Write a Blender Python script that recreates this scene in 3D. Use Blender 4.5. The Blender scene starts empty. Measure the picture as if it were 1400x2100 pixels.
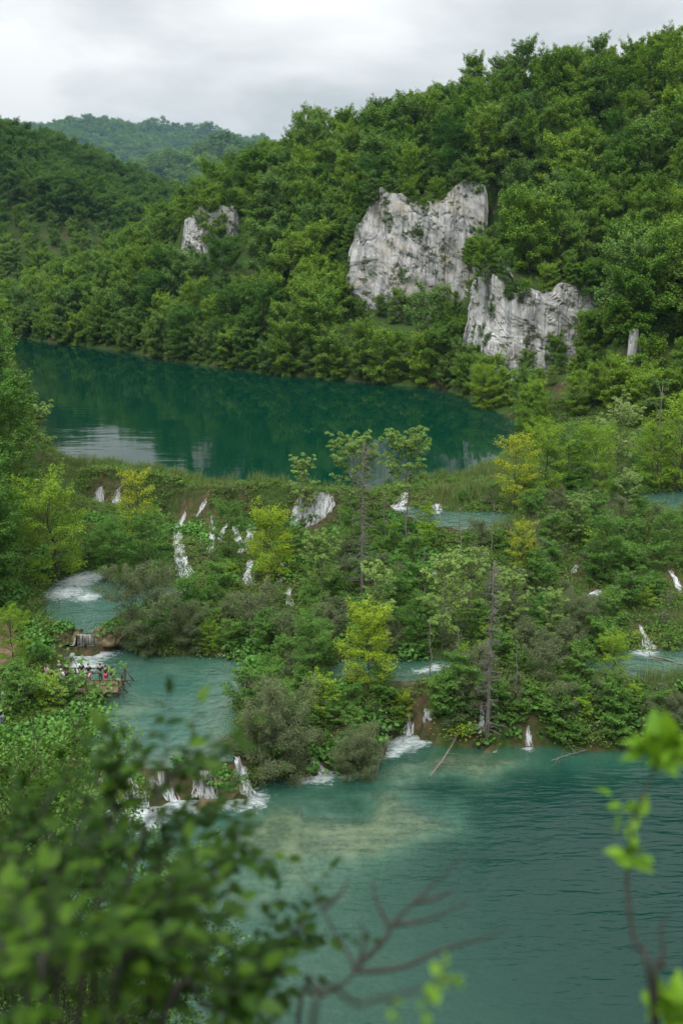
import bpy, bmesh, math, random
import numpy as np
from mathutils import Vector, Matrix, Euler

R = math.radians
scene = bpy.context.scene
col = scene.collection
rng = np.random.default_rng(11)
random.seed(7)

# ------------------------------------------------------------------ camera, sky, sun, exposure
CAM = (0.0, 0.0, 39.0)
PITCH = math.atan((1050 - 500) / 2042.0)
FPX = 2042.0
cam_data = bpy.data.cameras.new("camera")
cam_data.sensor_fit = 'VERTICAL'
cam_data.sensor_height = 36.0
cam_data.sensor_width = 24.0
cam_data.lens = 35.0
cam_data.clip_start = 0.1
cam_data.clip_end = 12000.0
cam_data.dof.use_dof = True
cam_data.dof.focus_distance = 105.0
cam_data.dof.aperture_fstop = 1.4
cam = bpy.data.objects.new("camera", cam_data)
cam.location = CAM
cam.rotation_euler = (math.pi / 2 - PITCH, 0, 0)
col.objects.link(cam)
scene.camera = cam

SUN_EL, SUN_AZ = R(56), R(205)          # azimuth clockwise from +Y: behind the camera, to its left
world = bpy.data.worlds.new("World")
scene.world = world
world.use_nodes = True
wn = world.node_tree.nodes
wl = world.node_tree.links
wn.clear()
w_out = wn.new("ShaderNodeOutputWorld")
w_bg = wn.new("ShaderNodeBackground")
w_bg.inputs["Strength"].default_value = 0.1
w_sky = wn.new("ShaderNodeTexSky")
w_sky.sky_type = 'NISHITA'
w_sky.sun_disc = False
w_sky.sun_elevation = SUN_EL
w_sky.sun_rotation = SUN_AZ
w_sky.air_density = 1.0
w_sky.dust_density = 2.0
# closed cloud cover: grey-white cloud colour with soft billows, brighter overhead as an overcast sky is
w_tc = wn.new("ShaderNodeTexCoord")
w_sep = wn.new("ShaderNodeSeparateXYZ")
wl.new(w_tc.outputs["Generated"], w_sep.inputs[0])
w_add = wn.new("ShaderNodeMath"); w_add.operation = 'ADD'; w_add.inputs[1].default_value = 0.22
wl.new(w_sep.outputs["Z"], w_add.inputs[0])
w_div = wn.new("ShaderNodeVectorMath"); w_div.operation = 'DIVIDE'
w_cmb = wn.new("ShaderNodeCombineXYZ")
for i in range(3):
    wl.new(w_add.outputs[0], w_cmb.inputs[i])
wl.new(w_tc.outputs["Generated"], w_div.inputs[0])
wl.new(w_cmb.outputs[0], w_div.inputs[1])
w_map = wn.new("ShaderNodeMapping")
w_map.inputs["Scale"].default_value = (1.0, 0.9, 0.0)
w_map.inputs["Location"].default_value = (3.1, 0.4, 0.0)
wl.new(w_div.outputs[0], w_map.inputs[0])
w_noise = wn.new("ShaderNodeTexNoise")
w_noise.inputs["Scale"].default_value = 1.55
w_noise.inputs["Detail"].default_value = 5.0
w_noise.inputs["Roughness"].default_value = 0.5
w_noise.inputs["Distortion"].default_value = 0.25
wl.new(w_map.outputs[0], w_noise.inputs["Vector"])
w_ramp = wn.new("ShaderNodeValToRGB")
w_ramp.color_ramp.elements[0].position = 0.36
w_ramp.color_ramp.elements[0].color = (0.60, 0.625, 0.64, 1)
w_ramp.color_ramp.elements[1].position = 0.60
w_ramp.color_ramp.elements[1].color = (0.98, 0.98, 0.97, 1)
wl.new(w_noise.outputs["Fac"], w_ramp.inputs[0])
w_el = wn.new("ShaderNodeMath"); w_el.operation = 'MAXIMUM'; w_el.inputs[1].default_value = 0.0
wl.new(w_sep.outputs["Z"], w_el.inputs[0])
w_cie = wn.new("ShaderNodeMath"); w_cie.operation = 'MULTIPLY_ADD'      # overcast sky: zenith brighter than horizon
w_cie.inputs[1].default_value = 18.0
w_cie.inputs[2].default_value = 5.2
wl.new(w_el.outputs[0], w_cie.inputs[0])
w_mul = wn.new("ShaderNodeVectorMath"); w_mul.operation = 'SCALE'
wl.new(w_ramp.outputs[0], w_mul.inputs[0])
wl.new(w_cie.outputs[0], w_mul.inputs["Scale"])
w_mix = wn.new("ShaderNodeMix"); w_mix.data_type = 'RGBA'
w_mix.inputs[0].default_value = 0.95
wl.new(w_sky.outputs[0], w_mix.inputs[6])
wl.new(w_mul.outputs[0], w_mix.inputs[7])
wl.new(w_mix.outputs[2], w_bg.inputs["Color"])
wl.new(w_bg.outputs[0], w_out.inputs["Surface"])

sun_data = bpy.data.lights.new("sun", 'SUN')
sun_data.energy = 1.5
sun_data.angle = R(16)
sun_data.color = (1.0, 0.96, 0.9)
sun = bpy.data.objects.new("sun", sun_data)
sd = Vector((math.sin(SUN_AZ) * math.cos(SUN_EL), math.cos(SUN_AZ) * math.cos(SUN_EL), math.sin(SUN_EL)))
sun.rotation_euler = (-sd).to_track_quat('-Z', 'Y').to_euler()
sun.location = sd * 300
col.objects.link(sun)

vs = scene.view_settings
vs.view_transform = 'Standard'
vs.look = 'None'
vs.exposure = 0.4
vs.gamma = 1.0
vs.use_curve_mapping = False
cy = scene.cycles
cy.max_bounces = 7
cy.diffuse_bounces = 4
cy.glossy_bounces = 3
cy.transmission_bounces = 4
cy.transparent_max_bounces = 12
cy.volume_bounces = 0
cy.use_denoising = True
cy.use_adaptive_sampling = True
cy.adaptive_threshold = 0.02
cy.caustics_reflective = False
cy.caustics_refractive = False

# ------------------------------------------------------------------ small maths helpers
_cp, _sp = math.cos(PITCH), math.sin(PITCH)
def ray(px, py):
    """direction of the photograph's pixel (1400 x 2100 frame)"""
    u = (px - 700) / FPX
    v = (1050 - py) / FPX
    return np.array((u, _cp + v * _sp, -_sp + v * _cp))
def at_z(px, py, z):
    d = ray(px, py)
    return np.array(CAM) + d * ((z - CAM[2]) / d[2])
def at_y(px, py, Y):
    d = ray(px, py)
    return np.array(CAM) + d * ((Y - CAM[1]) / d[1])
def at_t(px, py, t):
    d = ray(px, py)
    return np.array(CAM) + d / np.linalg.norm(d) * t
def to_px(p):
    p = np.asarray(p, float) - np.array(CAM)
    x = p[..., 0]
    f = p[..., 1] * _cp - p[..., 2] * _sp
    u = p[..., 1] * _sp + p[..., 2] * _cp
    return 700 + FPX * x / f, 1050 - FPX * u / f, f

def _hash(ix, iy, iz, seed):
    h = (ix.astype(np.int64) * 374761393 + iy.astype(np.int64) * 668265263 + iz.astype(np.int64) * 2147483647 + seed * 1274126177) & 0xFFFFFFFF
    h = ((h ^ (h >> 13)) * 1274126177) & 0xFFFFFFFF
    h = (h ^ (h >> 16)) & 0xFFFFFFFF
    return h / 4294967295.0
def vnoise(x, y, z=None, seed=0):
    x = np.asarray(x, float); y = np.asarray(y, float)
    z = np.zeros_like(x) if z is None else np.asarray(z, float)
    ix, iy, iz = np.floor(x), np.floor(y), np.floor(z)
    fx, fy, fz = x - ix, y - iy, z - iz
    fx = fx * fx * (3 - 2 * fx); fy = fy * fy * (3 - 2 * fy); fz = fz * fz * (3 - 2 * fz)
    r = 0
    for a in (0, 1):
        for b in (0, 1):
            for c in (0, 1):
                w = (fx if a else 1 - fx) * (fy if b else 1 - fy) * (fz if c else 1 - fz)
                r = r + w * _hash(ix + a, iy + b, iz + c, seed)
    return r * 2 - 1
def fbm(x, y, z=None, oct=4, seed=0, gain=0.5):
    a, s, f = 0.0, 1.0, 1.0
    for o in range(oct):
        a = a + s * vnoise(np.asarray(x) * f, np.asarray(y) * f, None if z is None else np.asarray(z) * f, seed + o * 17)
        s *= gain; f *= 2.03
    return a

def mesh_np(name, verts, faces=None, quads=None, tris=None, mats=(), smooth=False, mat_idx=None):
    """one mesh from arrays; quads and tris are (n,4) and (n,3) integer arrays"""
    me = bpy.data.meshes.new(name)
    verts = np.asarray(verts, np.float32)
    me.vertices.add(len(verts))
    me.vertices.foreach_set("co", verts.ravel())
    idx, starts, n = [], [], 0
    if quads is not None and len(quads):
        q = np.asarray(quads, np.int32); idx.append(q.ravel()); starts.append(np.arange(len(q)) * 4 + n); n += q.size
    if tris is not None and len(tris):
        t = np.asarray(tris, np.int32); idx.append(t.ravel()); starts.append(np.arange(len(t)) * 3 + n); n += t.size
    idx = np.concatenate(idx); starts = np.concatenate(starts)
    me.loops.add(len(idx))
    me.loops.foreach_set("vertex_index", idx.astype(np.int32))
    me.polygons.add(len(starts))
    me.polygons.foreach_set("loop_start", starts.astype(np.int32))
    for m in mats:
        me.materials.append(m)
    if mat_idx is not None:
        me.polygons.foreach_set("material_index", np.asarray(mat_idx, np.int32))
    me.update(calc_edges=True)
    me.validate()
    me.polygons.foreach_set("use_smooth", np.full(len(me.polygons), smooth, bool))
    return me
def set_attr(me, name, vals):
    a = me.attributes.new(name, 'FLOAT', 'POINT')
    a.data.foreach_set("value", np.asarray(vals, np.float32))
def link(name, me, parent=None, loc=None, rot=None, scale=None):
    o = bpy.data.objects.new(name, me)
    if parent is not None:
        o.parent = parent
    if loc is not None:
        o.location = tuple(loc)
    if rot is not None:
        o.rotation_euler = rot
    if scale is not None:
        o.scale = (scale,) * 3 if np.isscalar(scale) else scale
    col.objects.link(o)
    return o
def tag(o, label=None, cat=None, group=None, kind=None):
    if label: o["label"] = label
    if cat: o["category"] = cat
    if group: o["group"] = group
    if kind: o["kind"] = kind
    return o
def empty(name, loc, rz=0.0, scale=1.0):
    o = bpy.data.objects.new(name, None)
    o.empty_display_size = 0.3
    o.location = tuple(loc); o.rotation_euler = (0, 0, rz); o.scale = (scale,) * 3
    col.objects.link(o)
    return o

class MB:
    """collects tubes, boxes and loose quads into one mesh"""
    def __init__(s): s.v = []; s.q = []; s.t = []; s.n = 0
    def add(s, v, q=None, t=None):
        v = np.asarray(v, float)
        s.v.append(v)
        if q is not None and len(q): s.q.append(np.asarray(q, int) + s.n)
        if t is not None and len(t): s.t.append(np.asarray(t, int) + s.n)
        s.n += len(v)
    def tube(s, pts, radii, k=6, cap=True):
        pts = np.asarray(pts, float); n = len(pts)
        radii = np.broadcast_to(np.asarray(radii, float), (n,))
        tan = np.gradient(pts, axis=0)
        tan /= np.linalg.norm(tan, axis=1)[:, None] + 1e-9
        ref = np.array((0.0, 0, 1)) if abs(tan[0][2]) < 0.9 else np.array((1.0, 0, 0))
        a = np.cross(tan, ref); a /= np.linalg.norm(a, axis=1)[:, None] + 1e-9
        b = np.cross(tan, a)
        ang = np.arange(k) * 2 * math.pi / k
        ring = pts[:, None, :] + radii[:, None, None] * (np.cos(ang)[None, :, None] * a[:, None, :] + np.sin(ang)[None, :, None] * b[:, None, :])
        i = np.arange(n - 1)[:, None] * k; j = np.arange(k)[None, :]; j2 = (j + 1) % k
        q = np.stack((i + j, i + j2, i + k + j2, i + k + j), -1).reshape(-1, 4)
        v = ring.reshape(-1, 3); t = []
        if cap:
            v = np.vstack((v, pts[:1], pts[-1:]))
            e = n * k
            t = [(e, (m + 1) % k, m) for m in range(k)] + [(e + 1, (n - 1) * k + m, (n - 1) * k + (m + 1) % k) for m in range(k)]
        s.add(v, q, t)
    def box(s, c, size, rz=0.0, M=None):
        c = np.asarray(c, float); h = np.asarray(size, float) / 2
        p = np.array([(x, y, z) for x in (-1, 1) for y in (-1, 1) for z in (-1, 1)]) * h
        if M is not None: p = p @ np.array(M).T
        elif rz:
            cs, sn = math.cos(rz), math.sin(rz)
            p = p @ np.array(((cs, -sn, 0), (sn, cs, 0), (0, 0, 1))).T
        s.add(p + c, [(0, 1, 3, 2), (4, 6, 7, 5), (0, 4, 5, 1), (2, 3, 7, 6), (0, 2, 6, 4), (1, 5, 7, 3)])
    def arrays(s):
        v = np.vstack(s.v)
        q = np.vstack(s.q) if s.q else np.zeros((0, 4), int)
        t = np.vstack(s.t) if s.t else np.zeros((0, 3), int)
        return v, q, t
    def mesh(s, name, mat, smooth=True):
        v, q, t = s.arrays()
        return mesh_np(name, v, quads=q, tris=t, mats=[mat], smooth=smooth)

# ------------------------------------------------------------------ materials
def new_mat(name):
    m = bpy.data.materials.new(name)
    m.use_nodes = True
    nt = m.node_tree
    nt.nodes.clear()
    out = nt.nodes.new("ShaderNodeOutputMaterial")
    return m, nt, out
def N(nt, t, **kw):
    n = nt.nodes.new(t)
    for k, v in kw.items():
        setattr(n, k, v)
    return n
def mixc(nt, fac, a, b, blend='MIX'):
    n = N(nt, "ShaderNodeMix"); n.data_type = 'RGBA'; n.blend_type = blend
    for sock, val in ((n.inputs[0], fac), (n.inputs[6], a), (n.inputs[7], b)):
        if hasattr(val, "is_output") or isinstance(val, bpy.types.NodeSocket): nt.links.new(val, sock)
        elif isinstance(val, tuple): sock.default_value = (*val, 1) if len(val) == 3 else val
        else: sock.default_value = val
    return n.outputs[2]
def ramp(nt, src, p0, p1, c0=(0, 0, 0), c1=(1, 1, 1)):
    n = N(nt, "ShaderNodeValToRGB")
    e = n.color_ramp.elements
    e[0].position = p0; e[0].color = (*c0, 1); e[1].position = p1; e[1].color = (*c1, 1)
    nt.links.new(src, n.inputs[0])
    return n.outputs[0]
def noise(nt, scale, detail=4, rough=0.55, vec=None, dist=0.0):
    n = N(nt, "ShaderNodeTexNoise")
    n.inputs["Scale"].default_value = scale; n.inputs["Detail"].default_value = detail
    n.inputs["Roughness"].default_value = rough; n.inputs["Distortion"].default_value = dist
    if vec is not None: nt.links.new(vec, n.inputs["Vector"])
    return n.outputs["Fac"]
def objco(nt, scale=(1, 1, 1), which="Object"):
    tc = N(nt, "ShaderNodeTexCoord"); mp = N(nt, "ShaderNodeMapping")
    mp.inputs["Scale"].default_value = scale
    nt.links.new(tc.outputs[which], mp.inputs[0])
    return mp.outputs[0]
def fmath(nt, op, a, b=0.0, c=None):
    n = N(nt, "ShaderNodeMath", operation=op)
    for i, v in enumerate((a, b) if c is None else (a, b, c)):
        if isinstance(v, bpy.types.NodeSocket): nt.links.new(v, n.inputs[i])
        else: n.inputs[i].default_value = v
    return n.outputs[0]

def leaf_mat(name, dark, light, accent=None, trans=0.24, gloss=0.007, obj_var=0.6):
    """leaf: diffuse + translucent, colour varying from leaf to leaf and from plant to plant"""
    m, nt, out = new_mat(name)
    L = nt.links
    geo = N(nt, "ShaderNodeNewGeometry"); oi = N(nt, "ShaderNodeObjectInfo")
    f = fmath(nt, 'MULTIPLY', geo.outputs["Random Per Island"], 1 - obj_var)
    f = fmath(nt, 'MULTIPLY_ADD', oi.outputs["Random"], obj_var, f)
    c = mixc(nt, f, dark, light)
    if accent is not None:
        g = fmath(nt, 'FRACT', fmath(nt, 'MULTIPLY', oi.outputs["Random"], 7.31))
        c = mixc(nt, fmath(nt, 'MULTIPLY', fmath(nt, 'POWER', g, 2.0), 0.7), c, accent)
    hsv = N(nt, "ShaderNodeHueSaturation")
    r2 = fmath(nt, 'FRACT', fmath(nt, 'MULTIPLY', geo.outputs["Random Per Island"], 13.7))
    L.new(fmath(nt, 'MULTIPLY_ADD', r2, 0.6, 0.7), hsv.inputs["Value"])
    L.new(c, hsv.inputs["Color"])
    d = N(nt, "ShaderNodeBsdfDiffuse"); t = N(nt, "ShaderNodeBsdfTranslucent"); g = N(nt, "ShaderNodeBsdfGlossy")
    g.inputs["Roughness"].default_value = 0.42
    g.inputs["Color"].default_value = (0.9, 0.95, 1, 1)
    L.new(hsv.outputs[0], d.inputs[0])
    tc = mixc(nt, 1.0, hsv.outputs[0], (1.25, 1.15, 0.45), 'MULTIPLY')
    L.new(tc, t.inputs[0])
    m1 = N(nt, "ShaderNodeMixShader"); m1.inputs[0].default_value = trans
    L.new(d.outputs[0], m1.inputs[1]); L.new(t.outputs[0], m1.inputs[2])
    m2 = N(nt, "ShaderNodeMixShader"); m2.inputs[0].default_value = gloss
    L.new(m1.outputs[0], m2.inputs[1]); L.new(g.outputs[0], m2.inputs[2])
    L.new(m2.outputs[0], out.inputs["Surface"])
    return m
def plain_mat(name, c1, c2, scale=4.0, rough=0.8, bump=0.0, stretch=(1, 1, 1), objvar=0.0):
    m, nt, out = new_mat(name)
    p = N(nt, "ShaderNodeBsdfPrincipled")
    n = noise(nt, scale, 5, 0.6, objco(nt, stretch))
    c = mixc(nt, ramp(nt, n, 0.3, 0.7), c1, c2)
    if objvar:
        oi = N(nt, "ShaderNodeObjectInfo"); h = N(nt, "ShaderNodeHueSaturation")
        nt.links.new(fmath(nt, 'MULTIPLY_ADD', oi.outputs["Random"], objvar, 1 - objvar / 2), h.inputs["Value"])
        nt.links.new(c, h.inputs["Color"]); c = h.outputs[0]
    nt.links.new(c, p.inputs["Base Color"])
    p.inputs["Roughness"].default_value = rough
    p.inputs["Specular IOR Level"].default_value = 0.3
    if bump:
        b = N(nt, "ShaderNodeBump"); b.inputs["Strength"].default_value = bump; b.inputs["Distance"].default_value = 0.05
        nt.links.new(n, b.inputs["Height"]); nt.links.new(b.outputs[0], p.inputs["Normal"])
    nt.links.new(p.outputs[0], out.inputs["Surface"])
    return m

M = {}
M['bark'] = plain_mat("bark", (0.035, 0.028, 0.02), (0.09, 0.075, 0.06), 9, 0.9, 0.5, (1, 1, 0.25))
M['pale_bark'] = plain_mat("pale_bark", (0.10, 0.09, 0.075), (0.24, 0.22, 0.19), 7, 0.9, 0.4, (1, 1, 0.3))
M['dead_bark'] = plain_mat("dead_bark", (0.08, 0.072, 0.063), (0.21, 0.195, 0.175), 8, 0.9, 0.4, (1, 1, 0.2))
M['twig'] = plain_mat("twig", (0.018, 0.018, 0.014), (0.042, 0.041, 0.034), 30, 0.8)
M['wood_leaf'] = leaf_mat("wood_leaf", (0.056, 0.145, 0.018), (0.225, 0.355, 0.038), accent=(0.12, 0.215, 0.075), obj_var=0.6)
M['hill_leaf'] = leaf_mat("hill_leaf", (0.042, 0.110, 0.022), (0.12, 0.215, 0.036), obj_var=0.5)  # darker green of the wood on the left hill
M['dark_leaf'] = leaf_mat("dark_leaf", (0.042, 0.118, 0.020), (0.085, 0.185, 0.030))
M['light_leaf'] = leaf_mat("light_leaf", (0.14, 0.27, 0.022), (0.23, 0.35, 0.035))
M['mid_leaf'] = leaf_mat("mid_leaf", (0.065, 0.165, 0.028), (0.13, 0.25, 0.048))
M['gold_leaf'] = leaf_mat("gold_leaf", (0.16, 0.27, 0.022), (0.43, 0.43, 0.035), obj_var=0.1)
M['lime_leaf'] = leaf_mat("lime_leaf", (0.13, 0.26, 0.018), (0.35, 0.43, 0.03), obj_var=0.1)
M['ash_leaf'] = leaf_mat("ash_leaf", (0.14, 0.25, 0.055), (0.25, 0.36, 0.10), obj_var=0.4)
M['pale_leaf'] = leaf_mat("pale_leaf", (0.19, 0.29, 0.09), (0.32, 0.41, 0.16), obj_var=0.4)
M['willow_leaf'] = leaf_mat("willow_leaf", (0.095, 0.135, 0.058), (0.18, 0.22, 0.11), obj_var=0.4, gloss=0.012)
M['ground_leaf'] = leaf_mat("ground_leaf", (0.055, 0.14, 0.022), (0.13, 0.24, 0.045), accent=(0.16, 0.17, 0.06))
M['broad_leaf'] = leaf_mat("broad_leaf", (0.07, 0.19, 0.035), (0.12, 0.26, 0.055))
M['reed'] = leaf_mat("reed", (0.085, 0.155, 0.045), (0.17, 0.25, 0.085), accent=(0.19, 0.20, 0.085))
M['near_leaf_shaded'] = leaf_mat("near_leaf_shaded", (0.012, 0.040, 0.005), (0.065, 0.13, 0.012), obj_var=0.7, trans=0.30)  # canopy shade over the close plants is put into this darker green
M['young_leaf'] = leaf_mat("young_leaf", (0.075, 0.18, 0.012), (0.14, 0.26, 0.02), obj_var=0.7, trans=0.35)

# ------------------------------------------------------------------ terrain: interpolated from shores, terraces, cliff feet and ridges
X0, X1, Y0, Y1 = -170, 210, -40, 480
gx = np.arange(X0, X1 + 1.0); gy = np.arange(Y0, Y1 + 1.0)
GX, GY = np.meshgrid(gx, gy)                      # [row = y, col = x]
pin = np.full(GX.shape, np.nan)

def inside(poly, X=GX, Y=GY):
    poly = np.asarray(poly, float)
    r = np.zeros(X.shape, bool)
    j = len(poly) - 1
    for i in range(len(poly)):
        xi, yi = poly[i][:2]; xj, yj = poly[j][:2]
        if yi != yj:
            c = ((yi > Y) != (yj > Y)) & (X < (xj - xi) * (Y - yi) / (yj - yi) + xi)
            r ^= c
        j = i
    return r
def pin_line(pts, force=True):
    pts = [np.asarray(p, float) for p in pts]
    for a, b in zip(pts[:-1], pts[1:]):
        n = int(np.hypot(*(b - a)[:2]) * 2) + 2
        for s in np.linspace(0, 1, n):
            p = a + (b - a) * s
            i, j = int(round(p[1] - Y0)), int(round(p[0] - X0))
            if 0 <= i < pin.shape[0] and 0 <= j < pin.shape[1]:
                if force or np.isnan(pin[i, j]): pin[i, j] = p[2]
def pxline(pts, z):
    return [tuple(at_z(x, y, z)[:2]) + (z,) for x, y in pts]

# far country: the left hill beyond the lake's bend and the wooded ridge behind
def ridge_z(x, y, pts, slope):
    z = np.full(np.shape(x), -1e3)
    for a, b in zip(pts[:-1], pts[1:]):
        ax, ay, az = a; bx, by, bz = b
        L2 = (bx - ax) ** 2 + (by - ay) ** 2
        t = np.clip(((x - ax) * (bx - ax) + (y - ay) * (by - ay)) / L2, 0, 1)
        d = np.hypot(x - ax - t * (bx - ax), y - ay - t * (by - ay))
        z = np.maximum(z, az + (bz - az) * t - slope * np.sqrt(d * d + 400) + slope * 20)
    return z
_lh = [at_y(-160, 180, 560), at_y(0, 248, 610), at_y(130, 300, 670), at_y(250, 346, 730), at_y(345, 380, 790)]
LEFT_RIDGE = [(p[0], p[1], p[2] - 18) for p in _lh] + [(-70, 880, 30)]
_fh = [at_y(-150, 252, 3600), at_y(20, 246, 3600), at_y(200, 246, 3600), at_y(330, 256, 3650), at_y(470, 272, 3700), at_y(560, 300, 3750), at_y(1500, 340, 3800)]
FAR_RIDGE = [(p[0], p[1], p[2] - 24) for p in _fh]
_lb = [at_y(470, 290, 2080), at_y(410, 315, 2020), at_y(340, 352, 1960), at_y(290, 385, 1900)]
LOBE = [(p[0], p[1], p[2] - 16) for p in _lb]
def far_z(x, y):
    z = np.maximum(ridge_z(x, y, LEFT_RIDGE, 0.46), ridge_z(x, y, FAR_RIDGE, 0.34))
    z = np.maximum(z, ridge_z(x, y, LOBE, 0.42))
    z = np.maximum(z, 18 + 0 * x)
    return z + fbm(x / 90, y / 90, oct=3, seed=5) * np.clip((y - 420) / 60, 0, 1) * np.where(y > 1200, 26, 5)

POOLS = {}
def pool(name, level, px, extra=()):
    POOLS[name] = (level, [tuple(at_z(x, y, level)[:2]) for x, y in px] + list(extra))
pool('lower', 0.0, [(1560, 1545), (1400, 1548), (1330, 1534), (1200, 1539), (1090, 1532), (1000, 1536), (905, 1528), (866, 1508), (815, 1500),
                    (780, 1548), (720, 1585), (620, 1590), (545, 1606), (515, 1632), (450, 1645), (400, 1642), (270, 1655), (180, 1670), (100, 1690)],
     [(-29, 56), (-28, 45), (-13, 32), (0, 30), (20, 28), (60, 26), (112, 26), (112, 62)])
pool('middle', 2.2, [(128, 1338), (215, 1314), (300, 1343), (420, 1345), (500, 1352), (525, 1400), (478, 1465), (468, 1530), (505, 1566), (440, 1578),
                     (350, 1584), (260, 1592), (180, 1600), (182, 1540), (200, 1490), (225, 1450), (200, 1422), (150, 1380)])
pool('basin', 4.2, [(100, 1195), (190, 1163), (245, 1185), (330, 1200), (400, 1206), (390, 1232), (300, 1240), (250, 1262), (232, 1296), (180, 1304), (130, 1292), (85, 1250)])
pool('shelf', 9.3, [(800, 1036), (900, 1046), (1000, 1048), (1085, 1056), (1030, 1080), (930, 1088), (860, 1072)])
pool('inlet', 9.4, [(1305, 1014), (1400, 1004), (1520, 1004), (1520, 1058), (1400, 1058), (1330, 1045)])
pool('terrace', 4.0, [(1195, 1352), (1300, 1334), (1420, 1328), (1600, 1328), (1600, 1386), (1400, 1388), (1260, 1388), (1195, 1374)])
pool('glade', 4.0, [(700, 1356), (800, 1347), (925, 1353), (930, 1380), (860, 1398), (770, 1400), (700, 1392)])
pool('upper', 10.0, [(120, 940), (330, 967), (430, 990), (560, 992), (690, 1008), (760, 1003), (830, 990), (870, 985), (960, 975), (1010, 950), (1060, 915), (1078, 880),
                     (1050, 860), (1000, 838), (960, 818), (900, 797), (800, 790), (650, 775), (560, 768), (360, 742), (250, 720), (120, 705), (20, 690)],
     [(-140, 345), (-150, 330), (-112, 316), (-74, 232), (-49, 158), (-39, 135)])

# the camera's own side: a viewpoint ledge and the steep wooded slope down to the lower lake
pin[(GY <= 1.1)] = 37.3
pin_line([(-170, 2, 60), (-100, 2, 46), (-40, 3, 37.5)])
pin_line([(-40, 3, 37), (-12, 2, 36.2), (60, 2, 36.0), (210, 2, 36.0)])
pin_line([(-12, 5, 31.5), (0, 5, 31.0), (60, 5, 31), (210, 5, 31)])
pin_line([(-8, 14, 18.5), (0, 14, 16), (60, 14, 16), (210, 14, 16)])
pin_line([(-40, 22, 24), (-18, 22, 17), (-11, 24, 13.5), (-6, 25, 8)])
pin_line([(-40, 45, 10), (-33, 50, 6), (-30, 60, 3.5)])
pin_line([(-62, 20, 34), (-62, 60, 22), (-62, 90, 22), (-66, 130, 26), (-80, 170, 28), (-108, 240, 30), (-150, 330, 30)])
pin_line([(-110, 20, 60), (-110, 90, 60), (-118, 150, 62), (-145, 240, 64), (-170, 290, 62)])
pin_line([(-170, 20, 85), (-170, 200, 85)])
pin_line([(-40, 66, 3.2), (-34, 72, 2.9), (-31, 78, 2.8), (-30, 84, 3.0), (-33, 90, 4.2), (-36, 100, 5.5), (-38, 112, 9)])     # footpath bench
# right-hand flank
pin_line([(118, 20, 4), (118, 70, 6)]); pin_line([(150, 10, 30), (150, 120, 45)]); pin_line([(210, 0, 60), (210, 150, 75), (210, 300, 98), (210, 480, 98)])
pin_line([(36, 126, 10.4), (44, 140, 11.0), (46, 155, 11.5)]); pin_line([(70, 90, 10), (74, 120, 20), (74, 150, 25)]); pin_line([(105, 90, 26), (110, 130, 48), (108, 160, 58)])
# cliff feet and tops
CLIFFS = {}
def cliff_pins(key, foot, back):
    CLIFFS[key] = foot
    pin_line([(x, y - 1.5, zf) for x, y, zf, zt in foot])
    pin_line([(x + back[0], y + back[1], zt + 0.5) for x, y, zf, zt in foot])
cliff_pins('centre', [(1, 250, 24, 34), (4, 245, 24, 42), (9, 243, 23.5, 51), (16, 242, 21, 49), (23, 242.5, 19, 48), (28, 243, 18, 52), (32, 243.5, 17, 53), (36, 246, 17, 48)], (1, 5))
cliff_pins('right', [(28.5, 216, 13, 35), (27.6, 206, 12, 35), (27.4, 199, 12, 34), (30, 196, 12.5, 31.5), (35, 195, 13, 29.5), (41, 196, 14, 31), (47, 198, 17, 31), (53, 203, 21, 30)], (3, 5))
cliff_pins('left', [(-46, 293, 37, 41), (-44.5, 290, 34.5, 45), (-40, 289, 33, 48), (-35, 289, 33.5, 49), (-30, 290, 36, 50), (-27, 292, 39, 47)], (0, 5))
cliff_pins('corner', [(45.5, 169, 12, 19), (47.5, 167.5, 11.5, 24), (49.5, 167, 11.5, 25), (52, 168, 12.5, 22)], (0, 4))
# ridge of the right hill (crowns stand about 9 m above it)
RIDGE_PX = [(1560, 0, 262), (1400, 35, 265), (1200, 78, 272), (1000, 112, 285), (900, 152, 292), (750, 208, 305), (600, 232, 315), (500, 268, 325), (430, 312, 328), (370, 368, 332),
            (300, 420, 338), (200, 472, 345), (100, 522, 350), (0, 568, 356), (-120, 600, 362)]
ridge = []
for x, y, Y in RIDGE_PX:
    p = at_y(x, y, Y); ridge.append((p[0], p[1], p[2] - 12.0))
pin_line(ridge)
pin_line([(p[0] + 6, p[1] + 60, p[2] - 6) for p in ridge[:8]])
pin_line([(p[0] + 4, p[1] + 45, max(12, p[2] - 32)) for p in ridge[8:]])
pin_line([(-170, 405, 13), (-110, 420, 13), (-60, 440, 14), (-20, 465, 24)])
pin_line([(100, 480, 85), (210, 480, 98)])
pin_line([(0, 480, 45), (60, 480, 70), (100, 480, 85)])
pin_line([(x, 480, float(far_z(np.array([x * 1.0]), np.array([480.0]))[0])) for x in range(-170, -39, 5)])
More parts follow.
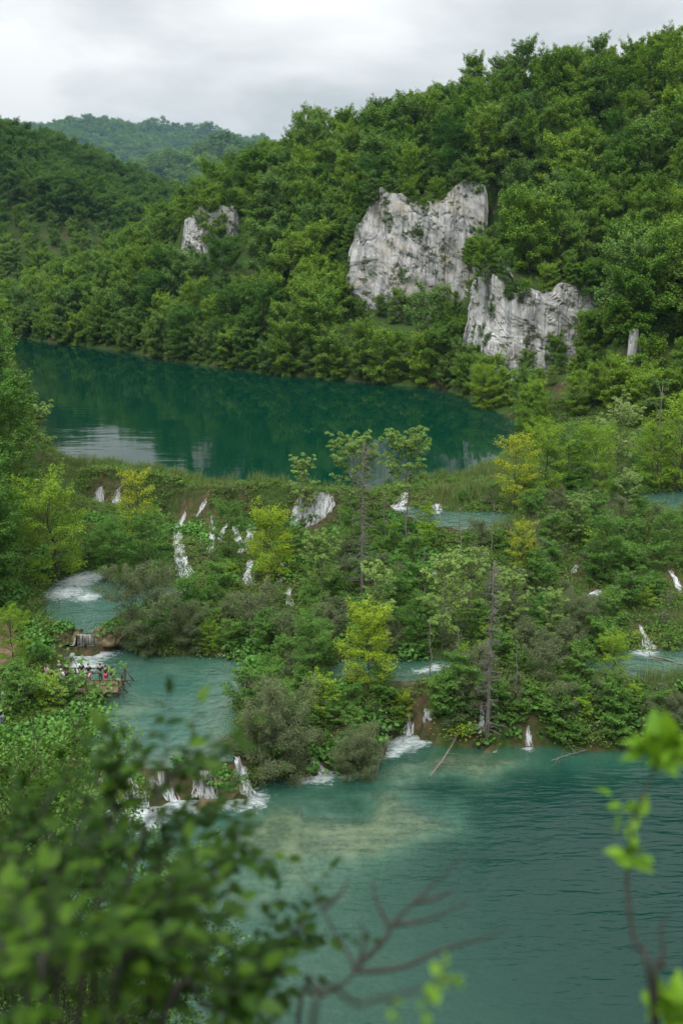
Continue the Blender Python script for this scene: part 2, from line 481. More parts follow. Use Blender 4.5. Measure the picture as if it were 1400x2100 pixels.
# crest of the tufa barrier and the foot of its steep face
crest = pxline([(185, 962), (330, 978), (430, 1000), (560, 1003), (640, 1014), (690, 1018), (760, 1016)], 10.25)
pin_line(crest)
pin_line([(x + 0.3, y - 3.2, 6.3) for x, y, z in crest[:-1]])
pin_line(pxline([(345, 1203), (430, 1205), (500, 1210), (590, 1235)], 4.7))
pin_line(pxline([(760, 1120), (900, 1130), (1080, 1140), (1250, 1130), (1400, 1120)], 7.6))
pin_line(pxline([(700, 1230), (900, 1240), (1100, 1240), (1250, 1235), (1420, 1230)], 5.6))
pin_line(pxline([(1090, 1090), (1200, 1075), (1300, 1070), (1500, 1070)], 9.5))
pin_line(pxline([(700, 1318), (900, 1318), (1100, 1316), (1300, 1308), (1420, 1302)], 4.5))
pin_line(pxline([(1600, 1400), (1250, 1410), (1100, 1413), (920, 1418), (760, 1424)], 4.15))
pin_line(pxline([(1600, 1460), (1250, 1470), (1100, 1473), (920, 1478), (855, 1482), (800, 1470)], 2.0))

in_pool = {}
for k, (lv, poly) in POOLS.items():
    m = inside(poly); in_pool[k] = m
    pin[m] = lv + 0.02

def relax(pin):
    """coarse-to-fine membrane through the pinned heights"""
    H = None
    for st in (16, 8, 4, 2, 1):
        sub = pin[::st, ::st].copy()
        if st > 1:                                  # average the pins of a block so that thin lines survive
            r, c = sub.shape
            acc = np.zeros((r, c)); cnt = np.zeros((r, c))
            ii, jj = np.nonzero(~np.isnan(pin))
            bi = np.minimum((ii + st // 2) // st, r - 1); bj = np.minimum((jj + st // 2) // st, c - 1)
            np.add.at(acc, (bi, bj), pin[ii, jj]); np.add.at(cnt, (bi, bj), 1)
            sub = np.where(cnt > 0, acc / np.maximum(cnt, 1), np.nan)
        fixed = ~np.isnan(sub)
        if H is None: h = np.full(sub.shape, 30.0)
        else:
            yi = np.minimum(np.arange(sub.shape[0]) / 2, H.shape[0] - 1); xi = np.minimum(np.arange(sub.shape[1]) / 2, H.shape[1] - 1)
            a, b = np.floor(yi).astype(int), np.floor(xi).astype(int); a2 = np.minimum(a + 1, H.shape[0] - 1); b2 = np.minimum(b + 1, H.shape[1] - 1)
            fy, fx = (yi - a)[:, None], (xi - b)[None, :]
            h = (H[np.ix_(a, b)] * (1 - fy) * (1 - fx) + H[np.ix_(a2, b)] * fy * (1 - fx) + H[np.ix_(a, b2)] * (1 - fy) * fx + H[np.ix_(a2, b2)] * fy * fx)
        h[fixed] = sub[fixed]
        for it in range(260 if st > 1 else 120):
            p = np.pad(h, 1, mode='edge')
            h = (p[:-2, 1:-1] + p[2:, 1:-1] + p[1:-1, :-2] + p[1:-1, 2:]) / 4
            h[fixed] = sub[fixed]
        H = h
    return H
HT = relax(pin)

def shrink_dist(mask, n):
    d = np.zeros(mask.shape); m = mask.copy()
    for i in range(n):
        d += m
        p = np.pad(m, 1, mode='edge')
        m = p[1:-1, 1:-1] & p[:-2, 1:-1] & p[2:, 1:-1] & p[1:-1, :-2] & p[1:-1, 2:]
    return d
def grow(mask, n):
    m = mask.copy()
    for i in range(n):
        p = np.pad(m, 1)
        m = p[1:-1, 1:-1] | p[:-2, 1:-1] | p[2:, 1:-1] | p[1:-1, :-2] | p[1:-1, 2:]
    return m
any_pool = np.zeros(GX.shape, bool)
for m in in_pool.values(): any_pool |= m
land = ~any_pool
near_water = grow(any_pool, 2)
rough = fbm(GX / 9, GY / 9, oct=4, seed=3) * 0.9 + fbm(GX / 2.3, GY / 2.3, oct=2, seed=9) * 0.25
amp = np.where(near_water, 0.12, np.where(GY < 130, 0.35, 1.0)) * land
amp = np.where((GY < 22) & (GX > -14), 0.12 * land, amp)
HT = HT + rough * amp
for _ in range(2):                                # soften the joins of the terraces
    p_ = np.pad(HT, 1, mode='edge')
    sm = (p_[:-2, 1:-1] + p_[2:, 1:-1] + p_[1:-1, :-2] + p_[1:-1, 2:] + 2 * p_[1:-1, 1:-1]) / 6
    HT = np.where(land & (GY > 56) & (GY < 101), sm, HT)
# lake beds: shelving from the shore, with marl banks and shoals in the lower lake
def blob(px, py, z, rx, ry):
    c = at_z(px, py, z)
    return np.exp(-(((GX - c[0]) / rx) ** 2 + ((GY - c[1]) / ry) ** 2))
DEPTH = np.zeros(GX.shape)
for k, (lv, poly) in POOLS.items():
    m = in_pool[k]
    if k == 'lower':
        d = shrink_dist(m, 16)
        dep = 0.35 + 0.75 * d
        u = (GX - 6) / 14.0 + (GY - 64) / 40.0
        dep = np.clip(dep, 0, 1.5 + 5.5 / (1 + np.exp(-2.2 * u)))
        sh = 0.88 * blob(760, 1650, 0, 6.0, 3.4) + 1.1 * blob(940, 1565, 0, 6.5, 2.8) + 0.95 * blob(650, 1740, 0, 4.5, 3.2) + 0.9 * blob(850, 1690, 0, 4.5, 2.5) + 0.7 * blob(570, 1690, 0, 4, 4) + 0.35 * blob(560, 1850, 0, 4.5, 6)
        sh = np.clip(sh * (1 + 0.75 * fbm(GX / 3.5, GY / 2.2, oct=4, seed=21)), 0, 0.97)
        dep = dep * (1 - sh) + 0.35 * sh
    elif k == 'upper':
        dep = np.clip(0.3 + 0.5 * shrink_dist(m, 22), 0, 9)
    elif k == 'middle':
        dep = np.clip(0.3 + 0.3 * shrink_dist(m, 9), 0, 2.6)
        sh = 0.8 * blob(300, 1440, 2.2, 3.2, 1.6) + 0.9 * blob(400, 1560, 2.2, 6, 2.5)
        dep = dep * (1 - np.clip(sh, 0, 0.9)) + 0.3 * np.clip(sh, 0, 0.9)
    else:
        dep = np.clip(0.25 + 0.25 * shrink_dist(m, 5), 0, 1.3)
    DEPTH[m] = dep[m]
HT = HT - DEPTH
# two or three smoothing passes on the beds only
def height(x, y):
    x = np.clip(np.asarray(x, float) - X0, 0, HT.shape[1] - 1.001); y = np.clip(np.asarray(y, float) - Y0, 0, HT.shape[0] - 1.001)
    j = np.floor(x).astype(int); i = np.floor(y).astype(int); fx = x - j; fy = y - i
    return HT[i, j] * (1 - fx) * (1 - fy) + HT[i, j + 1] * fx * (1 - fy) + HT[i + 1, j] * (1 - fx) * fy + HT[i + 1, j + 1] * fx * fy
LEVEL = np.full(GX.shape, -99.0)
for k, (lv, _) in POOLS.items(): LEVEL[in_pool[k]] = lv
def is_water(x, y):
    j = np.clip(np.round(np.asarray(x) - X0).astype(int), 0, LEVEL.shape[1] - 1); i = np.clip(np.round(np.asarray(y) - Y0).astype(int), 0, LEVEL.shape[0] - 1)
    return LEVEL[i, j] > -50
def ground_at(px, py):
    """first point of land or water met by the photograph's pixel"""
    d = ray(px, py)
    t = np.arange(4, 620, 0.2)
    p = np.array(CAM)[None, :] + t[:, None] * d[None, :]
    h = height(p[:, 0], p[:, 1])
    j = np.clip(np.round(p[:, 0] - X0).astype(int), 0, LEVEL.shape[1] - 1); i = np.clip(np.round(p[:, 1] - Y0).astype(int), 0, LEVEL.shape[0] - 1)
    h = np.maximum(h, LEVEL[i, j])
    k = np.nonzero(p[:, 2] < h)[0]
    q = p[k[0]] if len(k) else p[-1]
    return np.array((q[0], q[1], h[k[0]] if len(k) else q[2]))

def grid_faces(mask_cells, nx):
    i, j = np.nonzero(mask_cells)
    a = i * nx + j
    return np.stack((a, a + 1, a + nx + 1, a + nx), -1)

# ground material: woodland soil, moss and grass; the lake beds pale marl with brown patches
def ground_mat():
    m, nt, out = new_mat("ground")
    p = N(nt, "ShaderNodeBsdfPrincipled"); L = nt.links
    co = objco(nt)
    soil = mixc(nt, ramp(nt, noise(nt, 0.9, 6, 0.65, co), 0.35, 0.65), (0.045, 0.032, 0.02), (0.10, 0.07, 0.042))
    green = mixc(nt, ramp(nt, noise(nt, 2.2, 5, 0.6, co), 0.3, 0.7), (0.02, 0.045, 0.01), (0.06, 0.105, 0.025))
    c = mixc(nt, ramp(nt, noise(nt, 0.22, 5, 0.6, co), 0.50, 0.66), green, soil)
    marl = mixc(nt, ramp(nt, noise(nt, 0.5, 6, 0.65, co), 0.37, 0.53), (0.28, 0.235, 0.145), (0.085, 0.062, 0.033))
    marl = mixc(nt, ramp(nt, noise(nt, 3.0, 6, 0.7, co), 0.4, 0.75), marl, (0.20, 0.165, 0.09))
    at = N(nt, "ShaderNodeAttribute"); at.attribute_name = "bed"
    c = mixc(nt, at.outputs["Fac"], c, marl)
    tu = N(nt, "ShaderNodeAttribute"); tu.attribute_name = "tufa"
    tuf = mixc(nt, ramp(nt, noise(nt, 1.3, 6, 0.7, co), 0.40, 0.62), (0.105, 0.078, 0.043), (0.03, 0.042, 0.014))
    c = mixc(nt, tu.outputs["Fac"], c, tuf)
    pa = N(nt, "ShaderNodeAttribute"); pa.attribute_name = "path"
    dirt = mixc(nt, ramp(nt, noise(nt, 3.0, 6, 0.65, co), 0.3, 0.7), (0.13, 0.085, 0.055), (0.25, 0.175, 0.125))
    c = mixc(nt, pa.outputs["Fac"], c, dirt)
    L.new(c, p.inputs["Base Color"])
    p.inputs["Roughness"].default_value = 0.95; p.inputs["Specular IOR Level"].default_value = 0.1
    b = N(nt, "ShaderNodeBump"); b.inputs["Strength"].default_value = 0.6; b.inputs["Distance"].default_value = 0.15
    L.new(noise(nt, 4.0, 6, 0.7, co), b.inputs["Height"]); L.new(b.outputs[0], p.inputs["Normal"])
    L.new(p.outputs[0], out.inputs["Surface"])
    return m
M['ground'] = ground_mat()
verts = np.stack((GX.ravel(), GY.ravel(), HT.ravel()), -1)
me = mesh_np("terrain", verts, quads=grid_faces(np.ones((GX.shape[0] - 1, GX.shape[1] - 1), bool), GX.shape[1]), mats=[M['ground']], smooth=True)
bed = np.zeros(GX.shape)
for k_, m_ in ((a_, b_) for a_, b_ in in_pool.items() if a_ != 'basin'): bed = np.maximum(bed, np.clip(shrink_dist(m_, 3) - 1, 0, 1))
set_attr(me, "bed", bed.ravel())
path_pts = np.array([(-42, 64), (-36, 70), (-33, 75), (-31, 79), (-30.5, 84), (-33, 90)])
pd = np.full(GX.shape, 99.0)
for a, b in zip(path_pts[:-1], path_pts[1:]):
    t = np.clip(((GX - a[0]) * (b - a)[0] + (GY - a[1]) * (b - a)[1]) / ((b - a) ** 2).sum(), 0, 1)
    pd = np.minimum(pd, np.hypot(GX - a[0] - t * (b - a)[0], GY - a[1] - t * (b - a)[1]))
PATH_DIST = pd
set_attr(me, "path", np.clip(2.2 - pd, 0, 1).ravel())
terrain = tag(link("terrain", me), kind='structure')

fx = np.arange(-2600, 2601, 20.0); fy = np.arange(440, 4800, 20.0)
FX, FY = np.meshgrid(fx, fy)
fz = far_z(FX, FY)
overlap = (FY < Y1) & (FX > X0) & (FX < X1)
fz = np.where(overlap, np.minimum(fz, height(FX, FY)) - 6, fz)
me = mesh_np("hills", np.stack((FX.ravel(), FY.ravel(), fz.ravel()), -1), quads=grid_faces(np.ones((FX.shape[0] - 1, FX.shape[1] - 1), bool), FX.shape[1]), mats=[M['ground']], smooth=True)
tag(link("hills", me), kind='structure')
# ground that runs on under and round everything to the horizon
me = mesh_np("ground", [(-7000, -800, -14), (7000, -800, -14), (7000, 9000, -14), (-7000, 9000, -14)], quads=[(0, 1, 2, 3)], mats=[M['ground']])
tag(link("ground", me), kind='structure')

# ------------------------------------------------------------------ water
FALLS = []        # (top xyz, bottom xyz, top width, bottom width), filled below and drawn later
FOAM_SPOTS = []   # (x, y, radius, level)
def foam_px(px, py, z, r): 
    p = at_z(px, py, z); FOAM_SPOTS.append((p[0], p[1], r, z))
for a in [(505, 1640, 0, 1.5), (470, 1640, 0, 1.3), (430, 1642, 0, 1.4), (380, 1648, 0, 1.5), (330, 1652, 0, 1.5), (280, 1660, 0, 1.6), (300, 1690, 0, 1.2), (200, 1690, 0, 1.5),
          (840, 1518, 0, 1.5), (815, 1528, 0, 1.3), (865, 1522, 0, 0.9), (800, 1545, 0, 0.9), (660, 1592, 0, 1.2), (620, 1596, 0, 0.9), (1080, 1536, 0, 0.5), (1010, 1538, 0, 0.6), (1240, 1540, 0, 0.4),
          (150, 1338, 2.2, 2.6), (185, 1332, 2.2, 2.2), (205, 1340, 2.2, 1.6), (165, 1368, 2.2, 1.8), (500, 1376, 2.2, 0.9), (505, 1400, 2.2, 0.9), 
          (160, 1188, 4.2, 2.2), (195, 1180, 4.2, 1.8), (135, 1215, 4.2, 2.2), (180, 1225, 4.2, 1.4), (385, 1208, 4.2, 1.0),
          (815, 1042, 9.3, 1.3), (895, 1050, 9.3, 0.7), (1320, 1338, 4.0, 1.1), (1225, 1345, 4.0, 0.6), (900, 1368, 4.0, 0.9), (860, 1375, 4.0, 0.7), (655, 1372, 4.0, 0.8)]:
    foam_px(*a)
def water_mat(name, deep, shallow, k, wave_scale, wave, stretch, rough=0.03):
    m, nt, out = new_mat(name); L = nt.links
    dep = N(nt, "ShaderNodeAttribute"); dep.attribute_name = "depth"
    fo = N(nt, "ShaderNodeAttribute"); fo.attribute_name = "foam"
    d = dep.outputs["Fac"]
    clear = fmath(nt, 'POWER', math.exp(-k), d)
    tint = fmath(nt, 'POWER', math.exp(-0.80), d)
    co = objco(nt)
    body = mixc(nt, tint, deep, shallow)
    dif = N(nt, "ShaderNodeBsdfDiffuse"); L.new(body, dif.inputs[0])
    tr = N(nt, "ShaderNodeBsdfTransparent"); tr.inputs[0].default_value = (0.88, 0.97, 0.91, 1)
    ms = N(nt, "ShaderNodeMixShader"); L.new(clear, ms.inputs[0]); L.new(dif.outputs[0], ms.inputs[1]); L.new(tr.outputs[0], ms.inputs[2])
    cw = objco(nt, stretch)
    h1 = noise(nt, wave_scale, 3, 0.5, cw, 0.3); h2 = noise(nt, wave_scale * 0.23, 2, 0.5, cw, 0.2)
    b = N(nt, "ShaderNodeBump"); b.inputs["Strength"].default_value = 1.0; b.inputs["Distance"].default_value = wave
    patch = ramp(nt, noise(nt, 0.045, 3, 0.5, co), 0.35, 0.65, (0.35, 0.35, 0.35), (1, 1, 1))
    rp_ = N(nt, "ShaderNodeAttribute"); rp_.attribute_name = "ripple"
    hh = fmath(nt, 'MULTIPLY', fmath(nt, 'MULTIPLY', fmath(nt, 'MULTIPLY_ADD', h2, 2.2, h1), patch), rp_.outputs["Fac"])
    L.new(hh, b.inputs["Height"])
    gl = N(nt, "ShaderNodeBsdfGlossy"); gl.inputs["Roughness"].default_value = rough; L.new(b.outputs[0], gl.inputs["Normal"])
    fr = N(nt, "ShaderNodeFresnel"); fr.inputs["IOR"].default_value = 1.333; L.new(b.outputs[0], fr.inputs["Normal"])
    ms2 = N(nt, "ShaderNodeMixShader"); L.new(fr.outputs[0], ms2.inputs[0]); L.new(ms.outputs[0], ms2.inputs[1]); L.new(gl.outputs[0], ms2.inputs[2])
    # foam
    fn = noise(nt, 1.5, 8, 0.75, objco(nt, (1, 1.7, 1)), 0.8)
    ff = fmath(nt, 'MULTIPLY_ADD', fo.outputs["Fac"], 1.25, fmath(nt, 'MULTIPLY_ADD', fn, 2.4, -1.75))
    ff = fmath(nt, 'MULTIPLY', ramp(nt, ff, 0.0, 1.1), 0.95)
    fd = N(nt, "ShaderNodeBsdfDiffuse"); fd.inputs[0].default_value = (0.66, 0.71, 0.73, 1)
    ms3 = N(nt, "ShaderNodeMixShader"); L.new(ff, ms3.inputs[0]); L.new(ms2.outputs[0], ms3.inputs[1]); L.new(fd.outputs[0], ms3.inputs[2])
    L.new(ms3.outputs[0], out.inputs["Surface"])
    return m
M['lake'] = water_mat("upper_lake_water", (0.0005, 0.029, 0.016), (0.01, 0.10, 0.07), 0.7, 0.55, 0.10, (0.35, 1.5, 1), 0.0)
M['lower'] = water_mat("lower_lake_water", (0.0008, 0.028, 0.020), (0.115, 0.37, 0.265), 0.55, 1.3, 0.15, (0.6, 2.0, 1), 0.02)
M['pool'] = water_mat("pool_water", (0.006, 0.062, 0.050), (0.16, 0.38, 0.29), 0.6, 1.6, 0.26, (1, 1.3, 1), 0.05)
WATER_NAMES = {'lower': ('lower_lake_water', 'lower'), 'upper': ('upper_lake_water', 'lake'), 'middle': ('stream_pool_water', 'pool'), 'basin': ('rapids_basin_water', 'pool'),
               'shelf': ('reed_pool_water', 'pool'), 'inlet': ('side_inlet_water', 'pool'), 'terrace': ('terrace_pool_water', 'pool'), 'glade': ('glade_pool_water', 'pool')}
for k, (lv, poly) in POOLS.items():
    m = in_pool[k]
    g = grow(m, 3) & (HT > lv - 0.03) | m
    g1 = grow(m, 1)
    g = g | (g1 & (HT > lv - 0.4))
    cells = g[:-1, :-1] & g[1:, :-1] & g[:-1, 1:] & g[1:, 1:]
    use = np.zeros(g.shape, bool)
    i, j = np.nonzero(cells)
    for a, b in ((0, 0), (1, 0), (0, 1), (1, 1)): use[i + a, j + b] = True
    ids = np.full(g.shape, -1); ids[use] = np.arange(use.sum())
    q = np.stack((ids[i, j], ids[i, j + 1], ids[i + 1, j + 1], ids[i + 1, j]), -1)
    vx, vy = GX[use], GY[use]
    nm, mt = WATER_NAMES[k]
    me = mesh_np(nm, np.stack((vx, vy, np.full(len(vx), lv)), -1), quads=q, mats=[M[mt]], smooth=True)
    set_attr(me, "depth", np.clip(lv - height(vx, vy), 0, 12))
    f = np.zeros(len(vx))
    for x, y, r, z in FOAM_SPOTS:
        if abs(z - lv) < 0.1: f = np.maximum(f, np.exp(-(((vx - x) ** 2 + (vy - y) ** 2) / (1.7 * r * r)) ))
    set_attr(me, "foam", f)
    rip = np.ones(len(vx))                          # a breeze ruffles the near left end of the upper lake, the rest lies calmer
    if k == 'upper': rip = 0.07 + 0.16 * np.exp(-(((vx + 40 + (vy - 150) * 0.25) / 20) ** 2 + ((vy - 150) / 55) ** 2))
    set_attr(me, "ripple", rip)
    tag(link(nm, me), kind='structure')

# ------------------------------------------------------------------ limestone cliffs
def rock_mat():
    m, nt, out = new_mat("limestone"); L = nt.links
    p = N(nt, "ShaderNodeBsdfPrincipled")
    co = objco(nt); streak = objco(nt, (1.0, 1.0, 0.10))
    c = mixc(nt, ramp(nt, noise(nt, 0.4, 6, 0.65, co), 0.35, 0.65), (0.34, 0.34, 0.34), (0.53, 0.525, 0.51))
    c = mixc(nt, fmath(nt, 'MULTIPLY', ramp(nt, noise(nt, 0.8, 6, 0.7, streak, 0.4), 0.47, 0.62), 0.85), c, (0.18, 0.185, 0.195))
    c = mixc(nt, ramp(nt, noise(nt, 1.6, 5, 0.6, streak), 0.58, 0.72), c, (0.72, 0.71, 0.69))
    c = mixc(nt, fmath(nt, 'MULTIPLY', ramp(nt, noise(nt, 0.16, 4, 0.6, co), 0.52, 0.68), 0.45), c, (0.42, 0.36, 0.25))
    moss = fmath(nt, 'MULTIPLY', ramp(nt, noise(nt, 0.28, 7, 0.70, objco(nt, (1, 1, 1.6))), 0.535, 0.60), 0.9)
    c = mixc(nt, moss, c, (0.055, 0.065, 0.022))
    L.new(c, p.inputs["Base Color"])
    p.inputs["Roughness"].default_value = 0.92; p.inputs["Specular IOR Level"].default_value = 0.15
    b = N(nt, "ShaderNodeBump"); b.inputs["Strength"].default_value = 0.8; b.inputs["Distance"].default_value = 0.3
    hh = fmath(nt, 'MULTIPLY_ADD', noise(nt, 0.9, 6, 0.6, streak), 1.5, fmath(nt, 'MULTIPLY', noise(nt, 1.2, 7, 0.65, co), 0.6))
    L.new(hh, b.inputs["Height"]); L.new(b.outputs[0], p.inputs["Normal"])
    L.new(p.outputs[0], out.inputs["Surface"])
    return m
M['rock'] = rock_mat()
def cliff(key, name, label, seed, bulge=1.6):
    pts = np.array(CLIFFS[key], float)
    seg = np.hypot(*(pts[1:, :2] - pts[:-1, :2]).T); s = np.concatenate(([0], np.cumsum(seg)))
    nu = int(s[-1] / 0.4) + 2; nv = 60
    u = np.linspace(0, s[-1], nu)
    P = np.stack([np.interp(u, s, pts[:, k]) for k in range(4)], -1)
    tan = np.gradient(P[:, :2], axis=0); tan /= np.linalg.norm(tan, axis=1)[:, None] + 1e-9
    nrm = np.stack((tan[:, 1], -tan[:, 0]), -1)                      # outwards, towards the valley
    zt = P[:, 3] + fbm(u / 3, u * 0 + seed, oct=3, seed=seed) * 1.0
    v = np.linspace(0, 1, nv)
    Z = (P[:, 2] - 3)[:, None] + v[None, :] * (zt - P[:, 2] + 3)[:, None]
    U = np.repeat(u[:, None], nv, 1)
    d = bulge * np.sin(np.clip(v, 0, 1) * math.pi * 0.55 + 0.7)[None, :] * np.ones_like(U)
    d = d + 1.3 * fbm(U / 8, Z / 16, oct=2, seed=seed) + 0.55 * fbm(U / 2.6, Z / 18, oct=3, seed=seed + 3) + 0.12 * fbm(U / 0.9, Z / 2.5, oct=3, seed=seed + 5)
    fac = fbm(U / 4 + 0.3 * Z, Z / 6, oct=2, seed=seed + 6); d = d + 0.38 * np.round(fac * 2.5) / 2.5
    led = (Z / 7.5 + 1.3 * fbm(U / 6, Z / 14, oct=3, seed=seed + 8)) % 1.0
    d = d - 0.45 * np.clip((led - 0.85) / 0.15, 0, 1) * np.clip(fbm(U / 5, Z / 5, oct=2, seed=seed + 15) * 3, 0, 1)
    crack = np.abs(fbm(U / 2.6, Z / 26, oct=2, seed=seed + 12)); d = d - 0.55 * np.clip(0.10 - crack, 0, 0.10) / 0.10
    lean = -v[None, :] * 1.2 - 3.8 * (1 - np.clip(np.minimum(u, s[-1] - u) / 4.0, 0, 1) ** 0.7)[:, None]      # the ends run back into the hillside
    X = P[:, 0][:, None] + nrm[:, 0][:, None] * (d + lean + 0.1); Y = P[:, 1][:, None] + nrm[:, 1][:, None] * (d + lean + 0.1)
    # rows running back from the brow into the hillside close the block
    back = [(2.0, 0.3), (5.0, -0.3), (7.0, -4.0)]
    X = np.hstack([X] + [(X[:, -1] - nrm[:, 0] * b)[:, None] for b, _ in back]); Y = np.hstack([Y] + [(Y[:, -1] - nrm[:, 1] * b)[:, None] for b, _ in back])
    Z = np.hstack([Z] + [(Z[:, nv - 1] + dz)[:, None] for _, dz in back])
    nv2 = nv + len(back)
    q = grid_faces(np.ones((nu - 1, nv2 - 1), bool), nv2)
    me = mesh_np(name, np.stack((X.ravel(), Y.ravel(), Z.ravel()), -1), quads=q[:, ::-1], mats=[M['rock']], smooth=False)
    o = tag(link(name, me), label, 'cliff')
    return np.stack((X[:, :nv], Y[:, :nv], Z[:, :nv]), -1)
CL = {}
CL['centre'] = cliff('centre', "limestone_cliff", "tall pale grey limestone cliff with mossy ledges, farther and higher of the two large ones", 31)
CL['right'] = cliff('right', "limestone_cliff", "broad pale limestone cliff rising right at the lake corner behind bright bushes", 47)
CL['left'] = cliff('left', "limestone_cliff", "small pale limestone outcrop high in the wood above the lake bend", 53, 1.0)
CL['corner'] = cliff('corner', "limestone_cliff", "narrow ochre stained rock face half hidden by trees near the picture's edge", 67, 0.8)

# ------------------------------------------------------------------ plant builders
def leaf_quads(c, nrm, axis, length, width):
    """rhombic leaves: centres c, normals nrm, rough long axes, sizes -> verts, quads"""
    n = len(c)
    nrm = nrm / (np.linalg.norm(nrm, axis=1)[:, None] + 1e-9)
    a = axis - (axis * nrm).sum(1)[:, None] * nrm
    a /= np.linalg.norm(a, axis=1)[:, None] + 1e-9
    b = np.cross(nrm, a)
    length = np.broadcast_to(length, (n,))[:, None]; width = np.broadcast_to(width, (n,))[:, None]
    v = np.stack((c - a * length / 2, c + b * width / 2 - a * length * 0.08, c + a * length / 2, c - b * width / 2 - a * length * 0.08), 1)
    return v.reshape(-1, 3), np.arange(n * 4).reshape(n, 4)
def unit(v): return v / (np.linalg.norm(v) + 1e-9)
def bent(a, b, r, n=5, wob=0.06, sag=0.0):
    """a slightly wandering line from a to b"""
    a = np.asarray(a, float); b = np.asarray(b, float)
    t = np.linspace(0, 1, n)[:, None]
    L = np.linalg.norm(b - a)
    p = a + (b - a) * t + r.normal(0, wob * L, (n, 3)) * (t * (1 - t) * 2)
    p[:, 2] += sag * L * (4 * t * (1 - t))[:, 0]
    return p

def tree_proto(seed, H=11.0, Rc=4.2, base=0.22, limbs=30, subs=8, per=46, leaf=0.30, wid=0.20, cr=0.85, flat=0.35, style='spray', trunk_r=0.16, lean=0.0, open_=0.0, up=0.8, stems=1, bare=0.0, sides=6):
    """-> (trunk MB, leaf verts, leaf quads). style: spray = layered flat sprays, tuft = round tufts at the tips, fine = thin narrow leaves along hanging twigs"""
    r = np.random.default_rng(seed)
    tb = MB(); C = []; Nn = []; A = []
    lx, ly = lean * math.cos(seed), lean * math.sin(seed)
    for sidx in range(stems):
        ang0 = r.uniform(0, 6.28)
        off = 0 if stems == 1 else 0.25 * Rc
        top = np.array((lx * H + off * 1.6 * math.cos(ang0) * (stems > 1), ly * H + off * 1.6 * math.sin(ang0) * (stems > 1), H * (0.93 if stems == 1 else r.uniform(0.7, 0.95))))
        foot = np.array((0.12 * off * math.cos(ang0), 0.12 * off * math.sin(ang0), -0.6))
        tp = bent(foot, top, r, 9, 0.035)
        tr = trunk_r * (1 - 0.85 * np.linspace(0, 1, 9)) / (1 if stems == 1 else math.sqrt(stems))
        tb.tube(tp, tr, sides)
        nl = max(4, limbs // stems)
        for i in range(nl):
            f = base + (1 - base) * ((i + r.uniform(0, 0.9)) / nl)
            k = f * 8; k0 = min(int(k), 7); start = tp[k0] + (tp[k0 + 1] - tp[k0]) * (k - k0)
            g = (f - base) / (1 - base)
            prof = math.sin((0.13 + 0.80 * g) * math.pi) ** 0.55 if style != 'tuft' else (0.35 + 0.9 * math.sin(g * math.pi * 0.8 + 0.35))
            az = i * 2.39996 + r.uniform(-0.5, 0.5) + ang0
            el = R(6 + 62 * g + r.uniform(-12, 14)) + (0.15 if style == 'tuft' else 0)
            L = Rc * prof * r.uniform(0.72, 1.12) / math.cos(min(el, 1.0)) * (0.85 if stems > 1 else 1)
            L = max(L, 0.5)
            d = np.array((math.cos(az) * math.cos(el), math.sin(az) * math.cos(el), math.sin(el)))
            end = start + d * L
            lp = bent(start, end, r, 5, 0.06, 0.06)
            tb.tube(lp, np.linspace(max(0.018, trunk_r * 0.34 * (1 - 0.6 * g)), 0.012, 5), 4, cap=False)
            if r.uniform() < bare: continue
            ns = max(2, int(round(subs * (0.4 + 0.6 * L / Rc))))
            for q in range(ns):
                t = 0.30 + 0.72 * (q + r.uniform(0, 0.8)) / ns
                t = min(t, 1.0)
                k = t * 4; k0 = min(int(k), 3); bp = lp[k0] + (lp[k0 + 1] - lp[k0]) * (k - k0)
                if r.uniform() < open_: continue
                side = np.cross(d, (0, 0, 1.0)); side = unit(side) * (1 if q % 2 else -1)
                sd_ = unit(d * 0.75 + side * r.uniform(0.3, 1.0) * (1 - 0.6 * (t > 0.95)) + np.array((0, 0, r.uniform(-0.15, 0.45))))
                sl = L * r.uniform(0.14, 0.30) * (1.2 - 0.5 * t) + 0.25
                e = bp + sd_ * sl
                if q % 2 == 0 or style != 'spray': tb.tube(np.array((bp, (bp + e) / 2 + r.normal(0, 0.03, 3), e)), np.array((0.016, 0.012, 0.007)), 3, cap=False)
                m = int(per * r.uniform(0.6, 1.3)); rad = cr * r.uniform(0.65, 1.2)
                if style == 'spray':
                    th = r.uniform(0, 6.283, m); rr = np.sqrt(r.uniform(0, 1, m)) * rad
                    h1 = unit(np.array((sd_[0], sd_[1], 0.25 * sd_[2]))); h2 = np.cross((0, 0, 1.0), h1)
                    o = (np.cos(th) * rr * 1.2)[:, None] * h1 + (np.sin(th) * rr * 0.85)[:, None] * h2
                    o[:, 2] += r.normal(0, flat * rad * 0.4, m) - 0.22 * (rr / rad) ** 2 * rad
                    nn = np.stack((r.normal(0, 0.42, m) + o[:, 0] * 0.3, r.normal(0, 0.42, m) + o[:, 1] * 0.3, np.full(m, up)), 1)
                    ax = o + r.normal(0, 0.3, (m, 3)) + sd_ * 0.4
                elif style == 'tuft':
                    w = r.normal(0, 1, (m, 3)); w /= np.linalg.norm(w, axis=1)[:, None]; w[:, 2] = np.abs(w[:, 2]) * 0.9 - 0.25
                    o = w * (rad * r.uniform(0.35, 1, m) ** 0.6)[:, None]
                    nn = np.stack((r.normal(0, 0.5, m), r.normal(0, 0.5, m), np.full(m, 0.8)), 1) + w * 0.3; ax = w + np.array((0, 0, -0.25))
                else:
                    w = r.normal(0, 0.55, (m, 3)); o = w * rad; o[:, 2] = o[:, 2] * 0.8
                    nn = r.normal(0, 0.7, (m, 3)) + np.array((0, 0, 0.55)); ax = r.normal(0, 0.6, (m, 3)) + sd_ + np.array((0, 0, -0.15))
                C.append(e + o); Nn.append(nn); A.append(ax)
    C = np.vstack(C); Nn = np.vstack(Nn); A = np.vstack(A)
